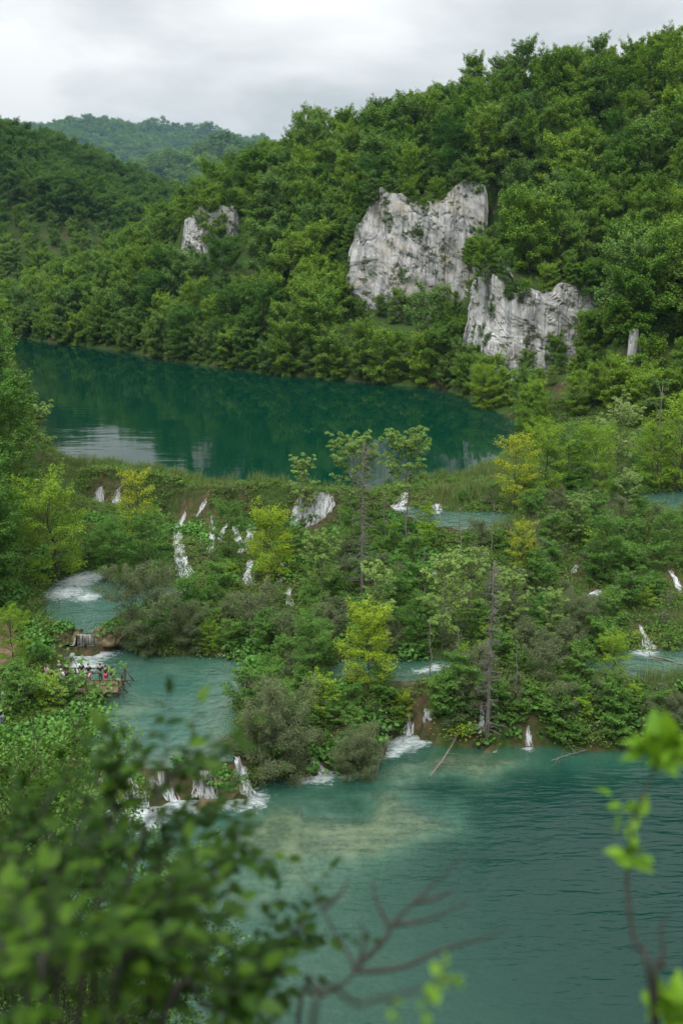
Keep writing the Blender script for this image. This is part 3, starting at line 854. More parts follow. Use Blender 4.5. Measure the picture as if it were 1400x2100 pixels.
    n = len(C)
    keep = C[:, 2] > 0.08
    C, Nn, A = C[keep], Nn[keep], A[keep]; n = len(C)
    s = r.uniform(0.65, 1.25, n)
    v, q = leaf_quads(C, Nn, A, leaf * s, wid * s)
    return tb, v, q

PROTO = {}
def proto(key, leafmat, bark='bark', n=1, **kw):
    seed0 = kw.pop('seed')
    for i in range(n):
        tb, v, q = tree_proto(seed0 + i * 13, **kw)
        k = key if n == 1 else f"{key}{i}"
        PROTO[k] = dict(trunk=tb.mesh("trunk", M[bark]), crown=mesh_np("crown", v, quads=q, mats=[M[leafmat]]), tb=tb, v=v, q=q, leafmat=leafmat, bark=bark,
                        H=float(v[:, 2].max()), W=float(np.percentile(np.abs(v[:, 0]), 97) + np.percentile(np.abs(v[:, 1]), 97)))
def joined(key, name, leafmat=None):
    """trunk and crown of a prototype as one mesh with two materials (only for the woods that read as one mass)"""
    p = PROTO[key]; v1, q1, t1 = p['tb'].arrays()
    v = np.vstack((v1, p['v'])); q = np.vstack((q1, p['q'] + len(v1)))
    mi = np.concatenate((np.zeros(len(q1)), np.ones(len(p['q'])), np.zeros(len(t1))))
    return mesh_np(name, v, quads=q, tris=t1, mats=[M[p['bark']], M[leafmat or p['leafmat']]], mat_idx=mi)
def plant(key, name, loc, rz=0.0, scale=1.0, label=None, cat='tree', group=None, parts=('trunk', 'crown'), tilt=None):
    """a tree or shrub: an Empty at its foot with its wood and its foliage as parts sharing mesh data"""
    p = PROTO[key]
    o = empty(name, loc, rz, scale)
    if tilt: o.rotation_euler = (tilt[0], tilt[1], rz)
    tag(o, label, cat, group)
    link(parts[0], p['trunk'], o)
    if p.get('crown') is not None: link(parts[1], p['crown'], o)
    return o

# trees of the hillside wood, 5 variants with layered sprays
for i_, kw_ in enumerate([dict(H=11.5, Rc=4.8, base=0.14, limbs=38, subs=9, per=78), dict(H=12.5, Rc=4.0, base=0.12, limbs=40, subs=9, per=76), dict(H=10.0, Rc=5.0, base=0.16, limbs=34, subs=10, per=78, stems=2),
                         dict(H=11.5, Rc=4.4, base=0.2, limbs=30, subs=9, per=72, open_=0.22), dict(H=12.0, Rc=4.6, base=0.1, limbs=42, subs=8, per=78)]):
    proto(f'wood{i_}', 'wood_leaf', seed=101 + i_ * 13, leaf=0.31, wid=0.225, cr=0.80, flat=0.95, up=0.62, **kw_)
# dark broad trees of the left bank, finer leaves
proto('dark', 'dark_leaf', n=2, seed=201, H=14.0, Rc=4.6, base=0.12, limbs=44, subs=11, per=54, leaf=0.27, wid=0.18, cr=0.75, flat=0.8, up=0.65)
proto('light', 'light_leaf', n=2, seed=231, H=11.0, Rc=4.0, base=0.14, limbs=38, subs=10, per=46, leaf=0.21, wid=0.13, cr=0.62, flat=0.8, up=0.6, open_=0.05)
proto('mid', 'mid_leaf', n=2, seed=261, H=8.0, Rc=3.0, base=0.12, limbs=32, subs=8, per=44, leaf=0.20, wid=0.13, cr=0.55, flat=0.8, up=0.6, trunk_r=0.10)
proto('lime', 'lime_leaf', seed=291, H=7.6, Rc=2.9, base=0.12, limbs=34, subs=9, per=46, leaf=0.19, wid=0.12, cr=0.55, flat=0.8, up=0.6, trunk_r=0.10)
proto('gold', 'gold_leaf', seed=297, H=8.4, Rc=2.4, base=0.2, limbs=30, subs=8, per=36, leaf=0.18, wid=0.11, cr=0.5, flat=0.8, up=0.6, trunk_r=0.08, open_=0.12)
proto('ash', 'ash_leaf', 'pale_bark', n=2, seed=301, H=12.0, Rc=2.6, base=0.55, limbs=26, subs=6, per=85, leaf=0.27, wid=0.13, cr=0.46, style='tuft', trunk_r=0.13, open_=0.08)
proto('thin', 'ash_leaf', 'pale_bark', n=2, seed=321, H=7.5, Rc=1.5, base=0.3, limbs=22, subs=5, per=60, leaf=0.23, wid=0.11, cr=0.36, style='tuft', trunk_r=0.06, open_=0.15)
proto('pale', 'pale_leaf', seed=331, H=9.0, Rc=3.0, base=0.2, limbs=26, subs=7, per=50, leaf=0.24, wid=0.13, cr=0.5, style='tuft', trunk_r=0.1)
proto('willow', 'willow_leaf', n=2, seed=341, H=7.0, Rc=3.8, base=0.1, limbs=40, subs=9, per=95, leaf=0.19, wid=0.062, cr=0.46, style='fine', trunk_r=0.13, stems=4)
proto('shrub', 'mid_leaf', n=3, seed=401, H=3.0, Rc=1.7, base=0.05, limbs=24, subs=6, per=36, leaf=0.17, wid=0.12, cr=0.38, flat=0.5, trunk_r=0.06, stems=4)
proto('sage', 'willow_leaf', n=2, seed=431, H=2.6, Rc=1.6, base=0.05, limbs=26, subs=6, per=60, leaf=0.15, wid=0.055, cr=0.34, style='fine', trunk_r=0.06, stems=5)
proto('limeshrub', 'light_leaf', seed=451, H=2.6, Rc=1.4, base=0.08, limbs=22, subs=5, per=34, leaf=0.16, wid=0.11, cr=0.36, flat=0.3, trunk_r=0.05, stems=3)

def dead_conifer(seed, H, reach):
    r = np.random.default_rng(seed); tb = MB()
    tp = bent((0, 0, -0.6), (0.1, 0.05, H), r, 10, 0.008)
    tb.tube(tp, np.linspace(0.17, 0.04, 10), 8)
    br = MB()
    for i in range(118):
        f = 0.10 + 0.88 * (i / 118); z = f * H
        az = r.uniform(0, 6.283); L = reach * (1.05 - 0.75 * f) * r.uniform(0.35, 1.0)
        s = np.array((np.interp(z, tp[:, 2], tp[:, 0]), np.interp(z, tp[:, 2], tp[:, 1]), z))
        d = np.array((math.cos(az), math.sin(az), r.uniform(-0.32, 0.12)))
        p = bent(s, s + d * L, r, 5, 0.05, -0.04)
        br.tube(p, np.linspace(0.042, 0.014, 5), 3, cap=False)
        for k in range(r.integers(4, 9)):
            t = r.uniform(0.3, 1); b = s + d * L * t
            sd_ = unit(np.cross(d, (0, 0, 1.0)) * r.choice((-1, 1)) + d * 0.6 + np.array((0, 0, r.uniform(-0.5, 0.2)))) * r.uniform(0.15, 0.5)
            br.tube(np.array((b, b + sd_)), np.array((0.017, 0.008)), 3, cap=False)
    return tb, br
for k, (sd_, H, rc) in {'deadfir': (77, 15.0, 2.3), 'deadspar': (78, 14.5, 1.7)}.items():
    a, b = dead_conifer(sd_, H, rc)
    PROTO[k] = dict(trunk=a.mesh("trunk", M['dead_bark']), crown=b.mesh("dead_branches", M['dead_bark']), H=H, W=rc * 2)
def bare_shrub(seed, H, n):
    r = np.random.default_rng(seed); tb = MB(); br = MB()
    for i in range(n):
        az = r.uniform(0, 6.283); sp = r.uniform(0.1, 0.75)
        e = np.array((math.cos(az) * sp * H, math.sin(az) * sp * H, H * r.uniform(0.55, 1.0)))
        p = bent((0, 0, -0.3), e, r, 6, 0.09)
        tb.tube(p, np.linspace(0.028, 0.006, 6), 4, cap=False)
        for k in range(7):
            t = r.integers(2, 6); b = p[t]; d = unit(r.normal(0, 0.7, 3) + np.array((0, 0, 0.5))) * r.uniform(0.2, 0.7)
            br.tube(bent(b, b + d, r, 3, 0.1), np.array((0.010, 0.007, 0.004)), 3, cap=False)
    return tb, br
for i in range(2):
    a, b = bare_shrub(91 + i, 2.6, 16)
    PROTO[f'bare{i}'] = dict(trunk=a.mesh("stems", M['dead_bark']), crown=b.mesh("twigs", M['dead_bark']), H=2.6, W=3)

def pole(seed, H):
    r = np.random.default_rng(seed); tb = MB(); br = MB()
    tp = bent((0, 0, -0.3), (r.normal(0, 0.05) * H, r.normal(0, 0.05) * H, H), r, 8, 0.03); tb.tube(tp, np.linspace(0.065, 0.02, 8), 5)
    for k in range(16):
        f = r.uniform(0.3, 1.0) * 7; i = min(int(f), 6); b = tp[i] + (tp[i + 1] - tp[i]) * (f - i); d = unit(r.normal(0, 0.8, 3) + np.array((0, 0, 0.5))) * r.uniform(0.3, 1.0)
        br.tube(bent(b, b + d, r, 4, 0.1), np.linspace(0.022, 0.008, 4), 3, cap=False)
    return tb, br
for i in range(3):
    a, b = pole(951 + i, 5.5)
    PROTO[f'pole{i}'] = dict(trunk=a.mesh("trunk", M['pale_bark']), crown=b.mesh("twigs", M['pale_bark']), H=5.5, W=1.5)

# ------------------------------------------------------------------ waterfalls
def fall_mat():
    m, nt, out = new_mat("falling_water"); L = nt.links
    uv = N(nt, "ShaderNodeAttribute"); uv.attribute_name = "across"
    al = N(nt, "ShaderNodeAttribute"); al.attribute_name = "along"
    ed = N(nt, "ShaderNodeAttribute"); ed.attribute_name = "edge"
    cv = N(nt, "ShaderNodeCombineXYZ")
    L.new(fmath(nt, 'MULTIPLY', uv.outputs["Fac"], 5.0), cv.inputs[0]); L.new(fmath(nt, 'MULTIPLY', al.outputs["Fac"], 0.55), cv.inputs[1])
    oi = N(nt, "ShaderNodeObjectInfo"); L.new(fmath(nt, 'MULTIPLY', oi.outputs["Random"], 50.0), cv.inputs[2])
    n = noise(nt, 1.0, 5, 0.65, cv.outputs[0], 0.5)
    a = fmath(nt, 'MULTIPLY_ADD', n, 3.0, fmath(nt, 'MULTIPLY_ADD', ed.outputs["Fac"], 1.2, -1.85))
    a = fmath(nt, 'MULTIPLY', ramp(nt, a, 0.0, 1.15), 0.88)
    d = N(nt, "ShaderNodeBsdfDiffuse"); d.inputs[0].default_value = (0.78, 0.81, 0.83, 1)
    t2 = N(nt, "ShaderNodeBsdfTranslucent"); t2.inputs[0].default_value = (0.78, 0.81, 0.83, 1)
    md = N(nt, "ShaderNodeMixShader"); md.inputs[0].default_value = 0.3; L.new(d.outputs[0], md.inputs[1]); L.new(t2.outputs[0], md.inputs[2])
    tr = N(nt, "ShaderNodeBsdfTransparent")
    ms = N(nt, "ShaderNodeMixShader"); L.new(a, ms.inputs[0]); L.new(tr.outputs[0], ms.inputs[1]); L.new(md.outputs[0], ms.inputs[2])
    L.new(ms.outputs[0], out.inputs["Surface"])
    return m
M['fall'] = fall_mat()
FALL_PTS = []
def waterfall(px, width, label, seed, lift=0.22, name="waterfall", dense=1.0):
    """a ribbon of white water running down the tufa through the listed photograph points (top to bottom)"""
    P = [ground_at(x, y) for x, y in px]
    P = np.array(P)
    seg = np.hypot(*(P[1:, :2] - P[:-1, :2]).T) + np.abs(P[1:, 2] - P[:-1, 2]) + 1e-6
    s = np.concatenate(([0], np.cumsum(seg))); n = max(8, int(s[-1] / 0.3))
    u = np.linspace(0, s[-1], n)
    Q = np.stack([np.interp(u, s, P[:, k]) for k in range(3)], -1)
    width = np.interp(u, np.linspace(0, s[-1], len(np.atleast_1d(width))), np.atleast_1d(width))
    r = np.random.default_rng(seed)
    w = np.linspace(-1, 1, 7); V = []; QD = []; ACR = []; ALG = []; EDG = []; off = 0
    wmax = float(width.max()); ns = max(5, int(round(dense * wmax / 0.11)))
    for sI in range(ns):
        pos = r.uniform(-1, 1)                                          # place of this strand across the fall
        ln = max(6, int(r.uniform(0.25, 0.75) * n)); a0 = int(r.uniform(0, max(1, n - ln + 1))); a1 = min(n, a0 + ln)
        uu = u[a0:a1]; m_ = len(uu); ww = width[a0:a1]
        sw = r.uniform(0.09, 0.34) * (0.8 + 0.4 * np.linspace(0, 1, m_)) * (1 + 0.3 * fbm(uu / 0.7, uu * 0 + sI, oct=2, seed=seed + sI))
        cx = Q[a0:a1, 0] + pos * (ww - 0.3).clip(0.05) / 2 + 0.20 * fbm(uu / 1.2, uu * 0 + seed + sI, oct=3, seed=seed + sI)
        X = cx[:, None] + w[None, :] * (sw / 2)[:, None]
        Y = np.repeat(Q[a0:a1, 1][:, None], 7, 1) - 0.10 * (1 - w ** 2)[None, :] - r.uniform(0, 0.08)
        hz = height(X, Y); i = np.clip(np.round(X - X0).astype(int), 0, LEVEL.shape[1] - 1); j = np.clip(np.round(Y - Y0).astype(int), 0, LEVEL.shape[0] - 1)
        hz = np.maximum(hz, LEVEL[j, i])
        Z = np.maximum(hz, Q[a0:a1, 2][:, None] - 1.1) + lift * r.uniform(0.6, 1.2) * (1 - 0.6 * w ** 2)[None, :] + 0.12 * fbm(X * 2, Y * 2 + uu[:, None], oct=2, seed=seed + 9)
        Z = np.minimum.accumulate(Z, axis=0)
        V.append(np.stack((X.ravel(), Y.ravel() - 0.10, Z.ravel()), -1)); QD.append(grid_faces(np.ones((m_ - 1, 6), bool), 7)[:, ::-1] + off); off += m_ * 7
        ACR.append((w[None, :] * (sw / 2)[:, None] + sI * 3.7).ravel()); ALG.append(np.repeat(uu[:, None], 7, 1).ravel())
        fade = np.clip((uu - uu[0]) / 0.6, 0.0, 1) * np.clip((uu[-1] - uu) / 0.6, 0.0, 1)
        EDG.append(((1 - np.abs(w) ** 2)[None, :] * fade[:, None]).ravel())
    # a thin continuous veil under the strands
    X = Q[:, 0][:, None] + w[None, :] * (width * (0.9 + 0.25 * fbm(u / 1.1, u * 0 + seed, oct=3, seed=seed)) / 2)[:, None]; Y = np.repeat(Q[:, 1][:, None], 7, 1) - 0.05
    hz = height(X, Y); i = np.clip(np.round(X - X0).astype(int), 0, LEVEL.shape[1] - 1); j = np.clip(np.round(Y - Y0).astype(int), 0, LEVEL.shape[0] - 1)
    Z = np.minimum.accumulate(np.maximum(np.maximum(hz, LEVEL[j, i]), Q[:, 2][:, None] - 1.1) + 0.10, axis=0)
    V.append(np.stack((X.ravel(), Y.ravel() - 0.06, Z.ravel()), -1)); QD.append(grid_faces(np.ones((n - 1, 6), bool), 7)[:, ::-1] + off)
    ACR.append((w[None, :] * (width / 2)[:, None] + 91.0).ravel()); ALG.append(np.repeat(u[:, None], 7, 1).ravel()); EDG.append(np.repeat((0.75 * (1 - np.abs(w) ** 2))[None, :], n, 0).ravel())
    me = mesh_np(name, np.vstack(V), quads=np.vstack(QD), mats=[M['fall']], smooth=True)
    set_attr(me, "across", np.concatenate(ACR)); set_attr(me, "along", np.concatenate(ALG)); set_attr(me, "edge", np.concatenate(EDG))
    o = tag(link(name, me), label, 'waterfall', 'cascades over the tufa barriers')
    for k in range(0, n, 2): FALL_PTS.append((Q[k, 0], Q[k, 1], width[k] / 2, Q[k, 2]))
    return o
WF = [
 ([(657, 1012), (655, 1030), (652, 1050), (650, 1078)], (3.4, 4.0, 3.0), "widest white waterfall curtain on the barrier crest, beside the dead spruce top"),
 ([(612, 1022), (610, 1045), (606, 1085)], (1.2, 1.6, 1.2), "narrow waterfall strand just beside the widest curtain"),
 ([(378, 1048), (366, 1085), (364, 1110), (372, 1150), (386, 1200)], (0.7, 0.9, 1.2, 1.6, 2.4), "longest cascade, falling in a bent white line to the basin"),
 ([(418, 1030), (410, 1055), (404, 1062)], (1.0, 1.2, 1.2), "short white spill near the crest above the longest cascade"),
 ([(434, 1060), (437, 1095), (432, 1140)], (0.8, 0.9, 1.1), "thin straight waterfall strand next to the longest cascade"),
 ([(470, 1070), (455, 1090), (452, 1115)], (0.7, 0.8, 0.8), "thin slanting waterfall strand between two straight ones"),
 ([(480, 1072), (487, 1105), (498, 1125), (484, 1150)], (0.8, 1.0, 1.3, 1.2), "crooked waterfall strand beside the lime green tree"),
 ([(518, 1078), (512, 1105), (506, 1125)], (0.9, 1.0, 1.0), "waterfall strand half hidden behind the lime green tree"),
 ([(515, 1150), (506, 1180), (512, 1202)], (1.0, 1.0, 1.4), "lower cascade step with foam under the lime green tree"),
 ([(556, 1165), (548, 1195), (540, 1206)], (1.0, 0.8, 0.8), "greenish low cascade step below the lime green tree"),
 ([(578, 1155), (580, 1175), (572, 1195)], (0.7, 0.7, 0.9), "small white trickle beside the low cascade steps"),
 ([(596, 1207), (590, 1225), (598, 1245)], (0.9, 0.8, 1.0), "small trickle over orange brown tufa beside the leafy ash"),
 ([(207, 1003), (205, 1020), (202, 1042)], (1.6, 1.6, 1.4), "white waterfall under the reeds, glimpsed behind the light green tree"),
 ([(243, 1003), (240, 1022), (236, 1040)], (1.4, 1.4, 1.2), "white waterfall patch beside the gold topped tree under the reeds"),
 ([(833, 1012), (824, 1028), (812, 1044)], (0.9, 1.5, 2.4), "short bright fall into the reed pool beneath the tall ash"),
 ([(896, 1034), (896, 1048)], (1.0, 1.2), "tiny white spill into the reed pool beside brown roots"),
 ([(895, 1146), (893, 1165), (890, 1182)], (0.7, 0.8, 1.0), "small solitary fall in the middle of the green slope"),
 ([(1182, 1160), (1176, 1168), (1172, 1178)], (0.8, 0.9, 1.0), "small white spill over brown roots, upper of a pair"),
 ([(1228, 1212), (1220, 1220), (1208, 1226)], (1.0, 1.2, 1.6), "small white spill at the slender green tree's foot, lower of a pair"),
 ([(1310, 1282), (1320, 1308), (1330, 1334)], (0.5, 0.7, 1.6), "thin fall over orange tufa into the terrace pool"),
 ([(1372, 1172), (1384, 1195), (1392, 1218)], (0.7, 0.8, 1.0), "broken white trickle on the slope at the picture's right edge"),
 ([(497, 1572), (503, 1600), (507, 1636)], (1.2, 1.4, 1.9), "white fall between the leafy island rock and the willow bush"),
 ([(415, 1584), (420, 1608), (424, 1640)], (1.5, 1.8, 2.4), "white fall on the low barrier between two leafy island rocks"),
 ([(335, 1592), (340, 1618), (342, 1648)], (2.0, 2.2, 2.6), "white fall on the low barrier seen through blurred leaves"),
 ([(278, 1598), (280, 1622), (282, 1655)], (1.8, 2.0, 2.4), "white fall at the end of the low barrier behind the foreground branches"),
 ([(212, 1598), (212, 1625), (214, 1664)], (2.0, 2.0, 2.4), "white fall of the low barrier hidden deepest in the foreground leaves"),
 ([(838, 1470), (837, 1490), (836, 1512)], (0.5, 0.7, 1.0), "thin waterfall dropping into the foamy cove of the lower lake"),
 ([(868, 1464), (878, 1472), (884, 1484)], (0.4, 0.5, 0.6), "tiny arched spout of water above the foamy cove"),
 ([(986, 1440), (987, 1470), (983, 1505)], (0.45, 0.5, 0.6), "narrow white trickle just beside the grey dead trunk"),
 ([(1082, 1495), (1080, 1515), (1084, 1532)], (0.3, 0.4, 0.8), "faint veil of water at the shaded bank of the lower lake"),
 ([(172, 1306), (168, 1318), (160, 1336)], (3.4, 4.2, 5.0), "rushing white rapids pouring from the basin into the platform pool"),
 ([(640, 1560), (655, 1575), (668, 1592)], (1.0, 1.3, 1.6), "white rapids glimpsed between the two big willow bushes"),
]
for i, (px, w, lab) in enumerate(WF):
    waterfall(px, w, lab, 500 + i, dense=2.2 if ('widest' in lab or 'low barrier' in lab or 'island rock' in lab or 'rapids' in lab or 'longest' in lab) else 1.3)
FP = np.array(FALL_PTS)
tufa = np.zeros(GX.shape)                              # bare wet tufa and moss along the water's way
for x_, y_, w_, z_ in FALL_PTS: tufa = np.maximum(tufa, np.exp(-(((GX - x_) / (w_ + 0.7)) ** 2 + ((GY - y_) / 1.1) ** 2)))
set_attr(terrain.data, "tufa", np.clip(tufa * 1.5, 0, 1).ravel())
def near_fall(x, y, z, h, margin=0.4):
    """would a plant of height h at x,y stand in or before falling water as seen from the viewpoint ledge"""
    dx = np.abs(FP[:, 0] * y / FP[:, 1] - x)              # same bearing from the viewpoint
    front = FP[:, 1] - y
    reach = (h + (z - FP[:, 3])) * 1.9
    return bool(np.any((dx < FP[:, 2] + margin) & (front > -1.0) & (front < np.maximum(reach, 0.8))))

# ------------------------------------------------------------------ the hillside wood
def jitter_points(x0, x1, y0, y1, step, seed):
    r = np.random.default_rng(seed)
    xs, ys = np.meshgrid(np.arange(x0, x1, step), np.arange(y0, y1, step))
    xs = xs + (np.arange(xs.shape[0]) % 2)[:, None] * step / 2
    return (xs + r.uniform(-0.38, 0.38, xs.shape) * step).ravel(), (ys + r.uniform(-0.38, 0.38, ys.shape) * step).ravel(), r
wx, wy, wr = jitter_points(-165, 205, 128, 470, 7.0, 41)
wz = height(wx, wy)
ok = ~is_water(wx, wy)
ji = np.clip(np.round(wx - X0).astype(int), 1, HT.shape[1] - 2); ii = np.clip(np.round(wy - Y0).astype(int), 1, HT.shape[0] - 2)
slope = np.hypot(HT[ii, ji + 1] - HT[ii, ji - 1], HT[ii + 1, ji] - HT[ii - 1, ji]) / 2
ok &= slope < 3.0
# keep the viewpoint's sight lines to the bare rock open: no crown right before a cliff's lower face
for key, G in CL.items():
    if key == 'corner': continue
    nu, nv, _ = G.shape
    a = G[nu // 10: -(nu // 10), nv // 6: -2].reshape(-1, 3)[::7]
    gxp, gyp, gd = to_px(a)
    px, py, dd = to_px(np.stack((wx, wy, wz + 5.5), -1))
    ppm = FPX / np.maximum(dd, 1)
    bad = np.zeros(len(wx), bool)
    for k in np.nonzero(ok & (dd < gd.max()) & (dd > 0))[0]:
        m = gd > dd[k]
        if not m.any(): continue
        q = np.abs(gxp[m] - px[k]) < 3.6 * ppm[k]
        if not q.any(): continue
        e = (np.abs(gxp[m][q] - px[k]) / (3.6 * ppm[k])) ** 2 + ((gyp[m][q] - py[k]) / (5.6 * ppm[k])) ** 2
        if (e < 1).mean() > 0 and (e < 1).sum() > 3: bad[k] = True
    ok &= ~bad
px0, py0, dd0 = to_px(np.stack((wx, wy, wz + 6), -1))
def on_left_bank(x, y): return x < np.interp(y, [100, 135, 158, 232, 316, 345], [-30, -36, -46, -71, -109, -140])
left_bank = on_left_bank(wx, wy) & (wy < 335) & (px0 + 4.5 * FPX / np.maximum(dd0, 1) > np.interp(py0, [600, 690, 800, 950], [10, 20, 75, 130]))
ok &= ~left_bank
# crossing zone near the lake corner is planted by hand
ok &= ~((wy < 165) & (wx > -35) & (wx < 62))
wx, wy, wz = wx[ok], wy[ok], wz[ok]
ws = wr.uniform(0.68, 1.22, len(wx)) * np.where((slope[ok] < 0.35) | ((wx < -15) & (wy > 285)), 0.78, 1.0)
# smaller trees along the ridge and the drier crest
wrot = wr.uniform(0, 6.283, len(wx)); wk = wr.integers(0, 5, len(wx))
px, py, dd = to_px(np.stack((wx, wy, wz + 6), -1))
sky_y = np.interp(px, [r_[0] for r_ in RIDGE_PX[::-1]], [r_[1] for r_ in RIDGE_PX[::-1]])
ws = np.where((py < sky_y + 75) & (wy > 240), ws * 0.80, ws)
infr = (px > -40) & (px < 1440) & (py > -60) & (py < 1100) & (dd > 0)
# hidden behind the hill?
def sees(x, y, z):
    t = np.linspace(0.3, 0.985, 70)
    X = t * x; Y = t * y; Z = CAM[2] + t * (z - CAM[2])
    return bool(np.all(height(X, Y) < Z + 2.0))
vis = np.array([infr[k] and sees(wx[k], wy[k], wz[k] + 9) for k in range(len(wx))])
order = np.argsort(np.where(vis, -ws / dd, 9))
chosen = order[:min(135, int(vis.sum()))]
rest = np.setdiff1d(np.arange(len(wx)), chosen)
def wood_zone(k):
    x, y, z = wx[k], wy[k], wz[k]; p, q = px[k], py[k]
    size = "large" if ws[k] > 0.85 else "small" if ws[k] < 0.66 else "middling"
    if on_left_bank(x, y): return f"{size} broadleaf tree on the steep bank beside the upper lake's pale reflection", f"{size} trees on the near lake bank"
    sky = q < np.interp(p, [r_[0] for r_ in RIDGE_PX[::-1]], [r_[1] for r_ in RIDGE_PX[::-1]]) + 45
    if sky: return f"{size} broadleaf tree on the skyline of the wooded hill, " + ("over the right edge" if p > 1150 else "over the tall centre cliff" if p > 700 else "over the small outcrop"), f"{size} skyline trees"
    if p > 1190 and q < 560: where = "high on the slope toward the picture's right edge" if q < 330 else "halfway up the slope toward the picture's right edge"
    elif p > 960 and q < 560: where = "high above the corner cliff" if q < 330 else "just above the corner cliff"
    elif p > 1000: where = "beside the foot of the corner cliff" if p < 1240 else "on the lower slope right of the corner cliff"
    elif p > 700 and q < 430: where = "above the tall centre cliff"
    elif p > 700: where = "below the tall centre cliff"
    elif p > 480: where = "between the small outcrop and the tall centre cliff" if q < 560 else "on the lower slope left of the tall centre cliff"
    elif q > 560: where = "on the slope below the small outcrop"
    else: where = "around the small outcrop on the spur"
    return f"{size} broadleaf tree {where}", f"{size} trees {where}"
for k in chosen:
    lab, grp = wood_zone(k)
    dark = vnoise(np.array(wx[k] / 3.0), np.array(wy[k] / 3.0), seed=91) > 0.42
    if dark: lab, grp = lab.replace("broadleaf tree", "dark green tree"), "dark " + grp
    plant(f'dark{k % 2}' if dark else f'wood{wk[k]}', "broadleaf_tree", (wx[k], wy[k], wz[k]), wrot[k], ws[k] * (0.8 if dark else 1.0), lab, 'tree', grp)

# fringe of overhanging trees along the far shore, brow and foot trees that break up the cliffs
up_poly = np.array(POOLS['upper'][1]); fr = np.random.default_rng(71)
edge_pts = []
for a_, b_ in zip(up_poly, np.roll(up_poly, -1, 0)):
    if max(a_[1], b_[1]) < 158 or min(a_[0], b_[0]) < -118: continue
    n_ = max(1, int(np.hypot(*(b_ - a_)) / 4.0))
    for t_ in range(n_): edge_pts.append(a_ + (b_ - a_) * ((t_ + fr.uniform(0.2, 0.8)) / n_))
for e_ in edge_pts:
    c_ = np.array((-10.0, 190.0)); d_ = np.array((1.0, 0.35)) if e_[0] > 22 else np.array((0.25, 1.0))
    if on_left_bank(e_[0] - 3, e_[1]): d_ = np.array((-1.0, 0.2))
    e2 = e_ + d_ / np.linalg.norm(d_) * fr.uniform(0.4, 2.6)
    z_ = max(float(height(*e2)), 9.7)
    p_, q_, _ = to_px(np.array((e2[0], e2[1], z_)))
    if p_ < -30 or p_ > 1430 or on_left_bank(e2[0], e2[1]): continue
    s_ = fr.uniform(0.42, 0.85) * (0.8 if e2[0] > 24 else 1)
    where = "lake bend" if p_ < 350 else "shore under the spur" if p_ < 620 else "shore under the tall centre cliff" if p_ < 930 else "shore at the lake corner"
    size = "large" if s_ > 0.7 else "low" if s_ < 0.55 else "middling"
    plant(f'wood{fr.integers(0, 5)}', "broadleaf_tree", (e2[0], e2[1], z_ - 0.3 - 1.4 * s_), fr.uniform(0, 6.28), s_, f"{size} broadleaf tree overhanging the water on the {where}", 'tree', f"{size} waterside trees, {where}")
for key, G in CL.items():
    nu, nv, _ = G.shape; nm_ = {'centre': 'tall centre cliff', 'right': 'lake corner cliff', 'left': 'small outcrop', 'corner': 'narrow rock face'}[key]
    step = {'centre': 6, 'right': 6, 'left': 6, 'corner': 9}[key]
    for a_ in range(0, nu, step):
        p = G[a_, -1]; s_ = fr.uniform(0.22, 0.50)
        plant(f'wood{fr.integers(0, 5)}', "brow_tree", (p[0] + fr.normal(0, 0.8), p[1] + fr.uniform(-0.6, 1.8), p[2] - fr.uniform(0.4, 2.6)), fr.uniform(0, 6.28), s_, f"small tree rooted on the brow of the {nm_}", 'bush', f"brow trees of the {nm_}", ('stems', 'foliage'))  # small trees from the wood prototypes, scaled down
    for a_, sg in ((0, -1), (0, -1)) if key == 'centre' else ((nu - 1, 1), (nu - 1, 1)) if key == 'right' else ((0, -1), (nu - 1, 1)):
        for f_ in ((0.25, 0.6, 0.9) if key in ('centre', 'right') else (0.5,)):
            p = G[a_, int(f_ * (nv - 1))]; s_ = fr.uniform(0.45, 0.7)
            plant(f'wood{fr.integers(0, 5)}', "broadleaf_tree", (p[0] + sg * fr.uniform(0.2, 2.5), p[1] + fr.uniform(-0.5, 1.5), p[2] - 4.0 * s_ / 0.5), fr.uniform(0, 6.28), s_, f"tree crowding the side of the {nm_}", 'tree', f"side trees of the {nm_}")
    for a_ in range(1, nu, {'centre': 9, 'right': 16, 'left': 8, 'corner': 5}[key]):
        p = G[a_, 6]; s_ = fr.uniform(0.3, 0.5); x_, y_ = p[0] + fr.normal(0, 0.8), p[1] - fr.uniform(1.5, 6.0)
        z_ = float(height(x_, y_))
        if is_water(np.array(x_), np.array(y_)): continue
        plant(f'wood{fr.integers(0, 5)}', "broadleaf_tree", (x_, y_, z_), fr.uniform(0, 6.28), s_, f"low tree before the foot of the {nm_}", 'tree', f"foot trees of the {nm_}")
for x_, y_ in ((31, 236), (34, 231), (37, 226), (33, 222), (39, 236), (36, 218)):
    plant(f'wood{fr.integers(0, 5)}', "broadleaf_tree", (x_, y_, float(height(x_, y_))), fr.uniform(0, 6.28), fr.uniform(0.35, 0.5), "low tree in the cleft between the two large cliffs", 'tree', "low trees of the cleft")
for i in range(22):
    x_, y_ = fr.uniform(36, 66), fr.uniform(150, 192)
    if is_water(np.array(x_), np.array(y_)) or fr.uniform() < 0.1: continue
    z_ = float(height(x_, y_))
    plant(f'wood{fr.integers(0, 5)}', "broadleaf_tree", (x_, y_, z_), fr.uniform(0, 6.28), fr.uniform(0.4, 0.62), "low tree on the corner slope between lake corner cliff and narrow rock face", 'tree', "low trees of the corner slope")

